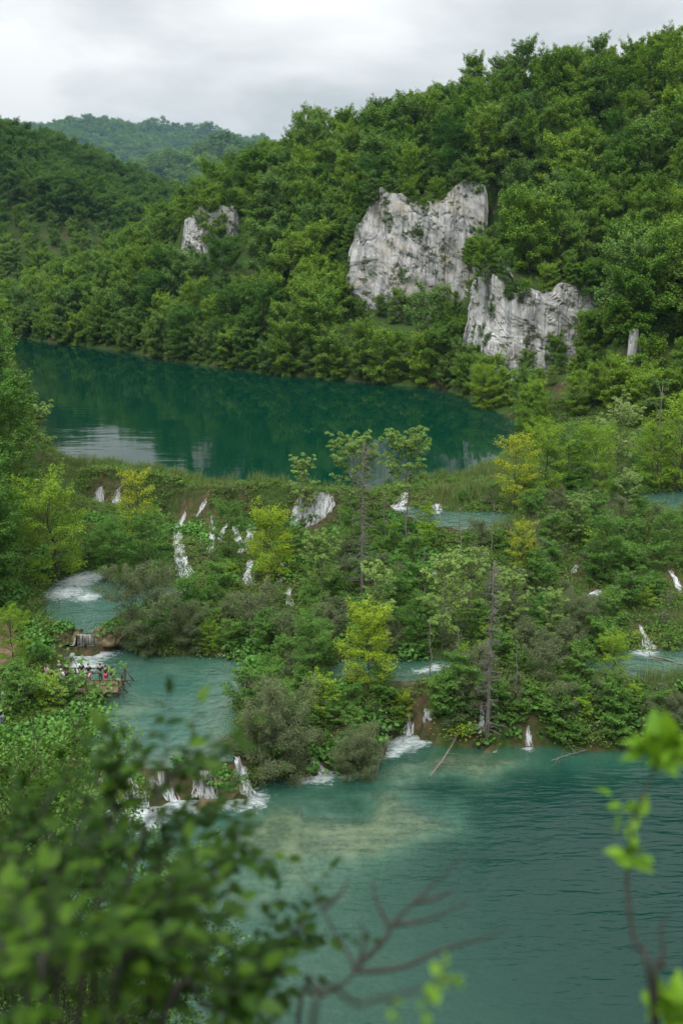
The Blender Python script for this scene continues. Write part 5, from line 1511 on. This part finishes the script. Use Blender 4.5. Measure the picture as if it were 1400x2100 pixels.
def person(loc, face, H, top, bottom, hair, label, long_legs=True, sleeves=True, long_hair=False, arms='down', pack=None, cap=None, lean=0.0, skirt=False):
    """standing figure facing -Y before turning by face; H in metres"""
    s = H / 1.75
    root = tag(empty("person", loc, face, s), label, 'person', 'visitors at the viewing platform')
    def bendy(p):   # lean forward from the hips
        x, y, z = p
        if z > 0.95: dz = z - 0.95; y = y - math.sin(lean) * dz; z = 0.95 + math.cos(lean) * dz
        return (x, y, z)
    B = {'pel': (0, 0, 0.95), 'sp': (0, 0.01, 1.12), 'ch': (0, 0.0, 1.33), 'nk': (0, 0.01, 1.50), 'hd': (0, -0.01, 1.60), 'ht': (0, 0, 1.70), 'ns': (0, -0.105, 1.615)}
    for sg, n in ((-1, 'l'), (1, 'r')):
        B['sh' + n] = (0.17 * sg, 0, 1.42)
        if arms == 'up' or (arms == 'oneup' and sg > 0): B['el' + n] = (0.26 * sg, -0.16, 1.28); B['wr' + n] = (0.12 * sg, -0.30, 1.48); B['ha' + n] = (0.08 * sg, -0.33, 1.56)
        elif arms == 'front': B['el' + n] = (0.25 * sg, -0.05, 1.15); B['wr' + n] = (0.14 * sg, -0.27, 1.12); B['ha' + n] = (0.09 * sg, -0.34, 1.13)
        else: B['el' + n] = (0.24 * sg, 0.03, 1.14); B['wr' + n] = (0.25 * sg, -0.04, 0.90); B['ha' + n] = (0.245 * sg, -0.06, 0.82)
        B['hp' + n] = (0.09 * sg, 0, 0.90); B['kn' + n] = (0.10 * sg, -0.03 if sg < 0 else 0.0, 0.49); B['an' + n] = (0.11 * sg, 0.03, 0.08); B['to' + n] = (0.12 * sg, -0.15, 0.035)
    P = {k: bendy(v) for k, v in B.items()}
    rad = {'pel': (0.14, 0.11), 'sp': (0.13, 0.10), 'ch': (0.16, 0.115), 'nk': 0.055, 'hd': (0.082, 0.095), 'ht': (0.07, 0.08), 'ns': 0.02}
    for n in 'lr': rad.update({'sh' + n: 0.062, 'el' + n: 0.043, 'wr' + n: 0.031, 'ha' + n: 0.036, 'hp' + n: 0.09, 'kn' + n: 0.06, 'an' + n: 0.042, 'to' + n: 0.038})
    E = [('pel', 'sp'), ('sp', 'ch'), ('ch', 'nk'), ('nk', 'hd'), ('hd', 'ht')]
    for n in 'lr': E += [('ch', 'sh' + n), ('sh' + n, 'el' + n), ('el' + n, 'wr' + n), ('wr' + n, 'ha' + n), ('pel', 'hp' + n), ('hp' + n, 'kn' + n), ('kn' + n, 'an' + n), ('an' + n, 'to' + n)]
    def build(name, keys, edges, mat, grow_=0.0):
        idx = {k: i for i, k in enumerate(keys)}
        nodes = [(*P[k], tuple(r + grow_ for r in rad[k]) if isinstance(rad[k], tuple) else rad[k] + grow_) for k in keys]
        return link(name, skinned(name, nodes, [(idx[a], idx[b]) for a, b in edges], mat), root)
    build("body", [k for k in P if k != 'ns'], E, SKIN)
    tk = ['pel', 'sp', 'ch', 'shl', 'shr', 'ell', 'elr']; te = [('pel', 'sp'), ('sp', 'ch'), ('ch', 'shl'), ('ch', 'shr'), ('shl', 'ell'), ('shr', 'elr')]
    if not sleeves: tk, te = tk[:5], te[:4]
    build("shirt", tk, te, cloth(top), 0.018)
    bk = ['pel', 'hpl', 'hpr', 'knl', 'knr'] + (['anl', 'anr'] if long_legs else []); be = [('pel', 'hpl'), ('pel', 'hpr'), ('hpl', 'knl'), ('hpr', 'knr')] + ([('knl', 'anl'), ('knr', 'anr')] if long_legs else [])
    build("trousers" if long_legs else "shorts", bk, be, cloth(bottom), 0.024)
    hc = P['ht']; hm_ = cloth(hair)
    h = ellipsoid((hc[0], hc[1] + 0.01, hc[2] - 0.02), (0.092, 0.108, 0.105), "hair", hm_, cut=-0.05); link("hair", h, root)
    if long_hair: link("hair", ellipsoid((hc[0], hc[1] + 0.075, hc[2] - 0.16), (0.085, 0.05, 0.19), "hair", hm_), root)
    if cap is not None: link("cap", ellipsoid((hc[0], hc[1], hc[2] + 0.03), (0.10, 0.115, 0.075), "cap", cloth(cap), cut=0.0), root)
    for sg, n in ((-1, 'l'), (1, 'r')):
        t = P['to' + n]; link("shoe", ellipsoid((t[0], t[1] + 0.07, 0.045), (0.05, 0.13, 0.05), "shoe", cloth((0.12, 0.12, 0.13))), root)
    if pack is not None:
        c = P['ch']; bp = link("backpack", ellipsoid((c[0], c[1] + 0.20, c[2] - 0.08), (0.15, 0.10, 0.23), "backpack", cloth(pack)), root)
    return root
def deck_at(px, y): return (float(at_y(px, 1405, y)[0]), y, DZ + 0.002)
BLK, WHT = (0.02, 0.02, 0.022), (0.75, 0.75, 0.73)
HB, HD, HY = (0.10, 0.055, 0.03), (0.03, 0.02, 0.015), (0.42, 0.28, 0.13)
person(deck_at(99, 78.2), R(150), 1.68, (0.50, 0.36, 0.36), (0.14, 0.13, 0.16), HB, "person in dusty pink top at the platform's landward end", long_hair=True)
person(deck_at(108, 77.6), R(190), 1.70, BLK, BLK, HD, "person all in black between the dusty pink and the orange tops")
person(deck_at(114, 77.0), R(200), 1.58, (0.62, 0.30, 0.06), (0.10, 0.11, 0.16), HY, "fair haired person in an orange top", long_hair=True)
person(deck_at(128, 77.3), R(20), 1.66, WHT, (0.35, 0.33, 0.30), HB, "person in white shirt and pale blue cap", cap=(0.45, 0.62, 0.66), arms='front')
person(deck_at(125, 78.6), R(180), 1.82, (0.03, 0.09, 0.07), (0.06, 0.06, 0.07), (0.42, 0.27, 0.19), "bald tall person in dark green shirt behind the white cap wearer")
person(deck_at(139, 78.4), R(160), 1.66, (0.025, 0.03, 0.03), (0.05, 0.05, 0.06), HD, "dark haired person in black beside the bald one", long_hair=True)
person(deck_at(170, 78.6), R(200), 1.72, (0.03, 0.035, 0.05), (0.07, 0.08, 0.11), HD, "person in navy black jacket at mid platform, upright")
person(deck_at(184, 78.4), R(30), 1.66, (0.02, 0.02, 0.025), (0.06, 0.06, 0.07), HD, "dark haired person in black next to the navy jacket")
person(deck_at(177, 77.2), R(100), 1.70, (0.03, 0.03, 0.035), (0.09, 0.09, 0.10), HD, "person bending forward over the mid platform", lean=0.9, arms='front', sleeves=False)
person(deck_at(208, 78.4), R(200), 1.70, BLK, (0.08, 0.08, 0.09), HD, "person in black jacket left of the pink shorts", arms='front')
person(deck_at(219, 77.9), R(165), 1.76, (0.018, 0.018, 0.02), (0.62, 0.04, 0.16), HB, "person in black top and bright pink shorts lifting both hands", long_legs=False, arms='up')
person(deck_at(233, 77.6), R(140), 1.76, (0.12, 0.34, 0.36), (0.22, 0.20, 0.17), HD, "person in teal shirt with dark backpack at the platform's outer end", pack=(0.03, 0.035, 0.04), long_legs=False)
def path_at(px, py):
    g = ground_at(px, py); return (g[0], g[1], float(height(g[0], g[1])))
person(path_at(13, 1452), R(20), 1.72, WHT, (0.10, 0.17, 0.30), HD, "person in white shirt and jeans walking on the footpath", pack=(0.5, 0.5, 0.5))
person(path_at(72, 1440), R(170), 1.68, (0.70, 0.70, 0.74), (0.05, 0.05, 0.06), HB, "person in pale shirt on the path just before the platform")
person(path_at(4, 1492), R(60), 1.74, BLK, (0.20, 0.24, 0.32), HD, "person in black cut off by the picture's left edge")

# ------------------------------------------------------------------ driftwood, island rocks
def branch_thing(name, px, z, rad, label, seed, leaves=None):
    P = np.array([at_z(x, y, z_) for (x, y), z_ in zip(px, z)])
    o = tag(empty(name, P[0]), label, 'branch'); mb = MB(); tw = MB(); r = np.random.default_rng(seed)
    Q = P - P[0]; mb.tube(Q, np.linspace(rad, rad * 0.3, len(Q)), 6)
    for i in range(14):
        k = r.integers(0, len(Q) - 1); b = Q[k] + (Q[k + 1] - Q[k]) * r.uniform(); d = r.normal(0, 0.6, 3) + (Q[-1] - Q[0]) / np.linalg.norm(Q[-1]) * -0.4; d[2] = abs(d[2]) * 0.4
        tw.tube(bent(b, b + d * r.uniform(0.4, 1.2), r, 4, 0.1), np.linspace(0.025, 0.006, 4), 4, cap=False)
    link("limb", mb.mesh("limb", M['pale_bark']), o); link("twigs", tw.mesh("twigs", M['pale_bark']), o)
    if leaves:
        c = P[-1] - P[0]; n = 420; C = c + r.normal(0, 1, (n, 3)) * np.array((0.75, 0.5, 0.3)); v, q = leaf_quads(C, np.stack((r.normal(0, .4, n), r.normal(0, .4, n), np.ones(n)), 1), r.normal(0, 1, (n, 3)), 0.17, 0.11)
        link("foliage", mesh_np("foliage", v, quads=q, mats=[M['lime_leaf']]), o)
    return o
branch_thing("fallen_branch", [(880, 1595), (905, 1562), (928, 1525), (945, 1495)], [-0.1, 0.2, 0.7, 1.5], 0.10, "bent yellowish branch dipping into the lower lake with leaves at its upper end", 3, True)
branch_thing("fallen_log", [(1330, 1345), (1365, 1352), (1410, 1366)], [4.3, 4.15, 4.05], 0.10, "dark fallen log lying in the terrace pool", 5)
branch_thing("fallen_branch", [(770, 1590), (780, 1560), (790, 1530)], [0.0, 0.5, 1.0], 0.05, "thin pale stick rising from the water beside the low willow bush", 7)
branch_thing("fallen_branch", [(1130, 1560), (1165, 1548), (1200, 1538)], [0.02, 0.1, 0.3], 0.05, "thin bleached branch lying on the water by the shaded bank", 8)
branch_thing("fallen_branch", [(258, 1298), (285, 1270), (300, 1252)], [4.2, 4.8, 5.4], 0.07, "pale curved branch under the willow beside the basin", 9)
M['tufa'] = plain_mat("tufa", (0.10, 0.075, 0.04), (0.28, 0.22, 0.13), 2.5, 0.95, 0.8)
def rock(name, px, py, z, size, label, seed, plants=0):
    p = at_z(px, py, z); bm = bmesh.new(); bmesh.ops.create_icosphere(bm, subdivisions=3, radius=1)
    co = np.array([v.co[:] for v in bm.verts]); n = 1 + 0.35 * fbm(co[:, 0] * 1.4 + seed, co[:, 1] * 1.4, co[:, 2] * 1.4, oct=3, seed=seed)
    for v, k in zip(bm.verts, n): v.co = Vector((v.co.x * size[0] * k, v.co.y * size[1] * k, v.co.z * size[2] * k))
    me = bpy.data.meshes.new(name); bm.to_mesh(me); bm.free(); me.materials.append(M['tufa'])
    return p, link(name, me, None, p), me
for i, (px, py, z, size, lab, pl) in enumerate([
    (456, 1612, 0.7, (1.2, 0.9, 1.2), "round leafy butterbur clump on a tufa rock amid the lower falls", 1),
    (372, 1590, 1.0, (1.1, 0.8, 1.0), "smaller leafy clump on a tufa rock left of the round one", 1),
    (285, 1622, 0.6, (0.8, 0.7, 0.9), "leafy tufa rock splashed by the falls behind foreground leaves", 1),
    (428, 1655, 0.0, (0.9, 0.8, 0.55), "brown mossy rock in the foam below the low barrier", 0),
    (128, 1300, 3.6, (1.0, 0.9, 0.8), "mossy brown rock at the bank end of the basin's spillway", 1),
    (158, 1306, 3.3, (0.8, 0.7, 0.75), "wet brown rock splitting the rapids below the basin", 0),
    (205, 1304, 3.4, (1.0, 0.8, 0.8), "wet brown rock between the rapids and the leaning willow", 0),
    (228, 1302, 3.7, (1.1, 1.0, 0.9), "mossy leafy rock under the leaning willow at the spillway", 1)]):
    p = at_z(px, py, z)
    root = tag(empty("tufa_rock", p), lab, 'rock')
    _, o, me = rock("rock", px, py, z, size, None, i + 3); o.parent = root; o.location = (0, 0, 0)
    if pl:
        r = np.random.default_rng(i); V = []; Q = []; off = 0
        for k in range(14):
            v, q = clump(900 + i * 20 + k, 30, 0.28, 0.24, 0.24, 0.30, 0.7, True)
            th = r.uniform(0, 6.28); el = r.uniform(0.1, 1.5); c = np.array((math.cos(th) * math.cos(el) * size[0] * 0.9, math.sin(th) * math.cos(el) * size[1] * 0.9, math.sin(el) * size[2] * 0.85))
            V.append(v + c); Q.append(q + off); off += len(v)
        link("foliage", mesh_np("foliage", np.vstack(V), quads=np.vstack(Q), mats=[M['broad_leaf']]), root)

# ------------------------------------------------------------------ plants of the viewpoint's own slope, close to the lens
proto('near', 'near_leaf_shaded', seed=801, H=12.5, Rc=3.4, base=0.25, limbs=44, subs=13, per=42, leaf=0.105, wid=0.066, cr=0.36, flat=0.6, up=0.6, trunk_r=0.12)
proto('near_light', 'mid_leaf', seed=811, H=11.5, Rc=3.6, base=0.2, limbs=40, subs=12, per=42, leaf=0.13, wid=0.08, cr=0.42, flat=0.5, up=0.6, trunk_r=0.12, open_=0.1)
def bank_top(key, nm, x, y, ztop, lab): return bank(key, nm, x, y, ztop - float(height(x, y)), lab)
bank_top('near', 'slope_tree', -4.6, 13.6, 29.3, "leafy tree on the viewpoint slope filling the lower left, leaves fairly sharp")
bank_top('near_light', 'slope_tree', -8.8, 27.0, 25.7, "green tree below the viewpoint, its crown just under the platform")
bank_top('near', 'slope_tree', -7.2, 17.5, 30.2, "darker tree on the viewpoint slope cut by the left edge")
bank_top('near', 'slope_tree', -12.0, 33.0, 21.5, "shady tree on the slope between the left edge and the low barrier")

def leaf_mesh(name, L, W, mat, seed):
    """one ovate leaf with a folded midrib, stalk at the origin, growing along +Y"""
    ys = np.array((0.0, 0.12, 0.38, 0.68, 1.0)) * L; ws_ = np.array((0.0, 0.62, 1.0, 0.66, 0.0)) * W / 2
    v = []; r = np.random.default_rng(seed); cur = r.uniform(-0.25, 0.1)
    for y, w in zip(ys, ws_):
        z = cur * y * y / L
        v += [(-w, y, z + w * 0.35), (0, y, z), (w, y, z + w * 0.35)]
    q = [(3 * i + a, 3 * i + a + 1, 3 * i + a + 4, 3 * i + a + 3) for i in range(4) for a in (0, 1)]
    return mesh_np(name, np.array(v), quads=q, mats=[mat], smooth=True)
NL = [leaf_mesh("leaf", 0.058, 0.034, M['near_leaf_shaded'], i) for i in range(3)]
YL = [leaf_mesh("leaf", 0.062, 0.036, M['young_leaf'], i) for i in range(3)]
def waypoints(pts): return np.array([at_t(x, y, t) for x, y, t in pts])
def smooth_line(P, n):
    t = np.linspace(0, len(P) - 1, n); out = []
    for u in t:
        i = min(int(u), len(P) - 2); f = u - i
        p0, p1, p2, p3 = P[max(i - 1, 0)], P[i], P[i + 1], P[min(i + 2, len(P) - 1)]
        out.append(0.5 * ((2 * p1) + (-p0 + p2) * f + (2 * p0 - 5 * p1 + 4 * p2 - p3) * f * f + (-p0 + 3 * p1 - 3 * p2 + p3) * f ** 3))
    return np.array(out)
def leaf_pose(p, d, up, r):
    """matrix placing a leaf at p, growing along d, face towards up"""
    y = Vector(d).normalized(); z = Vector(up) - y * Vector(up).dot(y); z.normalize(); x = y.cross(z)
    m = Matrix((x, y, z)).transposed().to_4x4(); m.translation = Vector(p); return m
def near_plant(name, root_pos, stems, label, cat, seed, leafmeshes, twigs=(0, 0), leaves_per=(5, 8), tw_len=(0.12, 0.32), rad=0.007, leaf_from=0.35, own=300, mat='twig', extra_tip=0, lscale=(0.7, 1.25)):
    r = np.random.default_rng(seed)
    o = tag(empty(name, root_pos), label, cat); base = np.array(root_pos)
    poses = []
    for st in stems:
        P = smooth_line(np.vstack((base, waypoints(st))) if st[0][1] > 2050 else waypoints(st), 6 * len(st) + 4); mb = MB()
        n = len(P); rr = np.linspace(rad * 1.5, rad * 0.35, n); mb.tube(P - base, rr, 6)
        for k in range(r.integers(twigs[0], twigs[1] + 1)):
            f = leaf_from + (1 - leaf_from) * r.uniform(); i = min(int(f * (n - 1)), n - 2); b = P[i]; d0 = unit(P[i + 1] - P[i])
            d = unit(d0 * 0.7 + r.normal(0, 0.6, 3) + np.array((0, 0, 0.1))); L = r.uniform(*tw_len); e = b + d * L
            tp = bent(b, e, r, 5, 0.05); mb.tube(tp - base, np.linspace(0.0028, 0.0012, 5), 4, cap=False)
            m = r.integers(*leaves_per)
            for j in range(m):
                t = (j + 0.7) / m; p = b + (e - b) * t; side = unit(np.cross(d, (0, 0, 1.0))) * (1 if j % 2 else -1)
                ld = unit(d * 0.6 + side * 0.9 * (j < m - 1) + np.array((0, 0, r.uniform(-0.45, 0.15)))); up = np.array((r.normal(0, 0.35), r.normal(0, 0.35) - 0.15, 1.0))
                poses.append((p, ld, up, r.uniform(*lscale)))
        for j in range(extra_tip):
            ld = unit(unit(P[-1] - P[-3]) * 0.7 + r.normal(0, 0.7, 3)); poses.append((P[-1], ld, np.array((r.normal(0, .4), r.normal(0, .4), 1.0)), r.uniform(*lscale)))
        link("stem", mb.mesh("stem", M[mat]), o)
    # the leaves that show largest are leaves of their own, the rest one mass
    dist = np.array([np.linalg.norm(p[0] - np.array(CAM)) / p[3] for p in poses]) if poses else np.zeros(0)
    order = np.argsort(dist); V = []; Q = []; off = 0
    for rank, k in enumerate(order):
        p, ld, up, s = poses[k]; mtx = leaf_pose(p - base, ld, up, r) @ Matrix.Scale(s, 4); me = leafmeshes[k % len(leafmeshes)]
        if rank < own:
            l = link("leaf", me, o); l.matrix_basis = mtx
        else:
            v = np.array([(mtx @ x.co)[:] for x in me.vertices]); V.append(v); Q.append(np.array([list(x.vertices) for x in me.polygons]) + off); off += len(v)
    if V:
        c = link("leaves", mesh_np("leaves", np.vstack(V), quads=np.vstack(Q), mats=[leafmeshes[0].materials[0]], smooth=True), o); c["kind"] = "stuff"
    return o
for i_, (x_, y_, s_) in enumerate([(-25.8, 75.5, 0.75), (-24.3, 75.3, 0.7), (-22.9, 75.4, 0.6), (-21.6, 75.3, 0.55), (-20.2, 75.5, 0.42), (-23.5, 73.8, 0.8), (-25.5, 73.5, 0.9), (-27.5, 75.0, 0.9)]):
    plant(['shrub0', 'limeshrub', 'shrub1', 'shrub2'][i_ % 4], "leafy_shrub", (x_, y_, max(float(height(x_, y_)), 2.1)), i_ * 1.3, s_, "green shrub on the bank right below the viewing platform", 'shrub', "shrubs below the platform", ('stems', 'foliage'))
near_plant("hazel_shrub", (-0.98, 2.68, 34.8), [
    [(160, 2080, 3.17), (240, 1880, 3.17), (305, 1680, 3.17), (345, 1590, 3.17), (400, 1565, 3.11)],
    [(190, 2060, 3.29), (200, 1800, 3.29), (230, 1680, 3.35), (240, 1610, 3.35)],
    [(300, 2080, 3.05), (360, 1930, 3.05), (430, 1800, 3.11), (490, 1720, 3.17)],
    [(330, 2100, 3.54), (470, 2010, 3.54), (560, 1960, 3.60), (620, 1900, 3.66)],
    [(120, 2060, 3.66), (90, 1880, 3.78), (130, 1750, 3.84), (200, 1660, 3.90)],
    [(230, 2080, 2.81), (260, 1980, 2.81), (330, 1880, 2.87), (410, 1830, 2.93)],
    [(60, 2080, 3.05), (30, 1950, 3.05), (60, 1840, 3.11), (130, 1780, 3.17)],
    [(330, 2110, 2.93), (430, 2070, 2.93), (520, 2050, 2.99)],
    [(90, 2090, 2.68), (120, 2000, 2.68), (210, 1930, 2.68)],
    [(30, 2060, 3.54), (-10, 1900, 3.66), (0, 1760, 3.78), (40, 1690, 3.90)],
    [(250, 2090, 3.42), (310, 1900, 3.48), (330, 1760, 3.54), (400, 1700, 3.60)]],
    "out of focus leafy shrub filling the lower left foreground", 'shrub', 21, NL, twigs=(20, 26), leaves_per=(5, 9), leaf_from=0.25)
near_plant("young_sapling", (1.2, 2.6, 35.0), [
    [(1340, 2090, 2.9), (1300, 1930, 2.9), (1285, 1800, 2.9), (1300, 1680, 2.9), (1335, 1590, 2.9), (1350, 1540, 2.9)],
    [(1345, 2090, 2.9), (1360, 1980, 2.9), (1355, 1900, 2.9), (1375, 1870, 2.9)]],
    "out of focus sapling with fresh green leaf rosettes at the right edge", 'sapling', 33, YL, twigs=(0, 0), rad=0.0062, extra_tip=0)
sap = bpy.data.objects["young_sapling"]; sb = np.array(sap.location); sr2 = np.random.default_rng(5)
for (px, py, n, sc) in [(1345, 1535, 24, 1.15), (1378, 1530, 14, 1.1), (1300, 1665, 5, 0.85), (1275, 1655, 3, 0.8), (1285, 1770, 6, 0.95), (1300, 1760, 4, 0.9), (1365, 2050, 16, 1.0), (1390, 2080, 12, 1.0)]:
    c = at_t(px, py, 2.9)
    for j in range(n):
        d = unit(sr2.normal(0, 0.8, 3) + np.array((0, -0.2, 0.5))); l = link("leaf", YL[j % 3], sap)
        l.matrix_basis = leaf_pose(c - sb + sr2.normal(0, 0.016, 3), d, np.array((sr2.normal(0, .5), sr2.normal(0, .5) - 0.3, 1.0)), sr2) @ Matrix.Scale(1.25 * sc * sr2.uniform(0.7, 1.1), 4)
t0 = 3.1
near_plant("bare_shrub", (-0.14, 2.4, 35.3), [
    [(610, 2110, t0), (670, 2040, t0), (725, 1990, t0), (680, 1900, t0), (640, 1830, t0), (618, 1785, t0)],
    [(725, 1990, t0), (790, 1925, t0), (805, 1895, t0), (850, 1850, t0), (905, 1800, t0), (948, 1752, t0)],
    [(735, 1978, t0), (748, 1930, t0), (738, 1885, t0)],
    [(722, 1992, t0), (820, 1985, t0), (900, 1950, t0), (990, 1925, t0), (1045, 1903, t0)],
    [(800, 1905, t0), (775, 1855, t0), (762, 1800, t0)],
    [(805, 1897, t0), (880, 1885, t0), (960, 1850, t0)], [(850, 1850, t0), (900, 1840, t0), (935, 1820, t0)], [(660, 1865, t0), (700, 1830, t0), (715, 1800, t0)]],
    "blurred bare twigs spreading over the lower lake in the foreground", 'shrub', 41, YL, rad=0.0056)
near_plant("leafy_twig", (0.0, 1.8, 36.1), [[(640, 2120, 2.2), (740, 2060, 2.2), (820, 2040, 2.2), (900, 2015, 2.2), (930, 2012, 2.2)]],
    "low blurred twig with a few yellowish leaves at the bottom edge", 'twig', 43, YL, twigs=(5, 6), leaves_per=(2, 4), tw_len=(0.03, 0.07), leaf_from=0.55, rad=0.005, extra_tip=4, lscale=(0.35, 0.6))
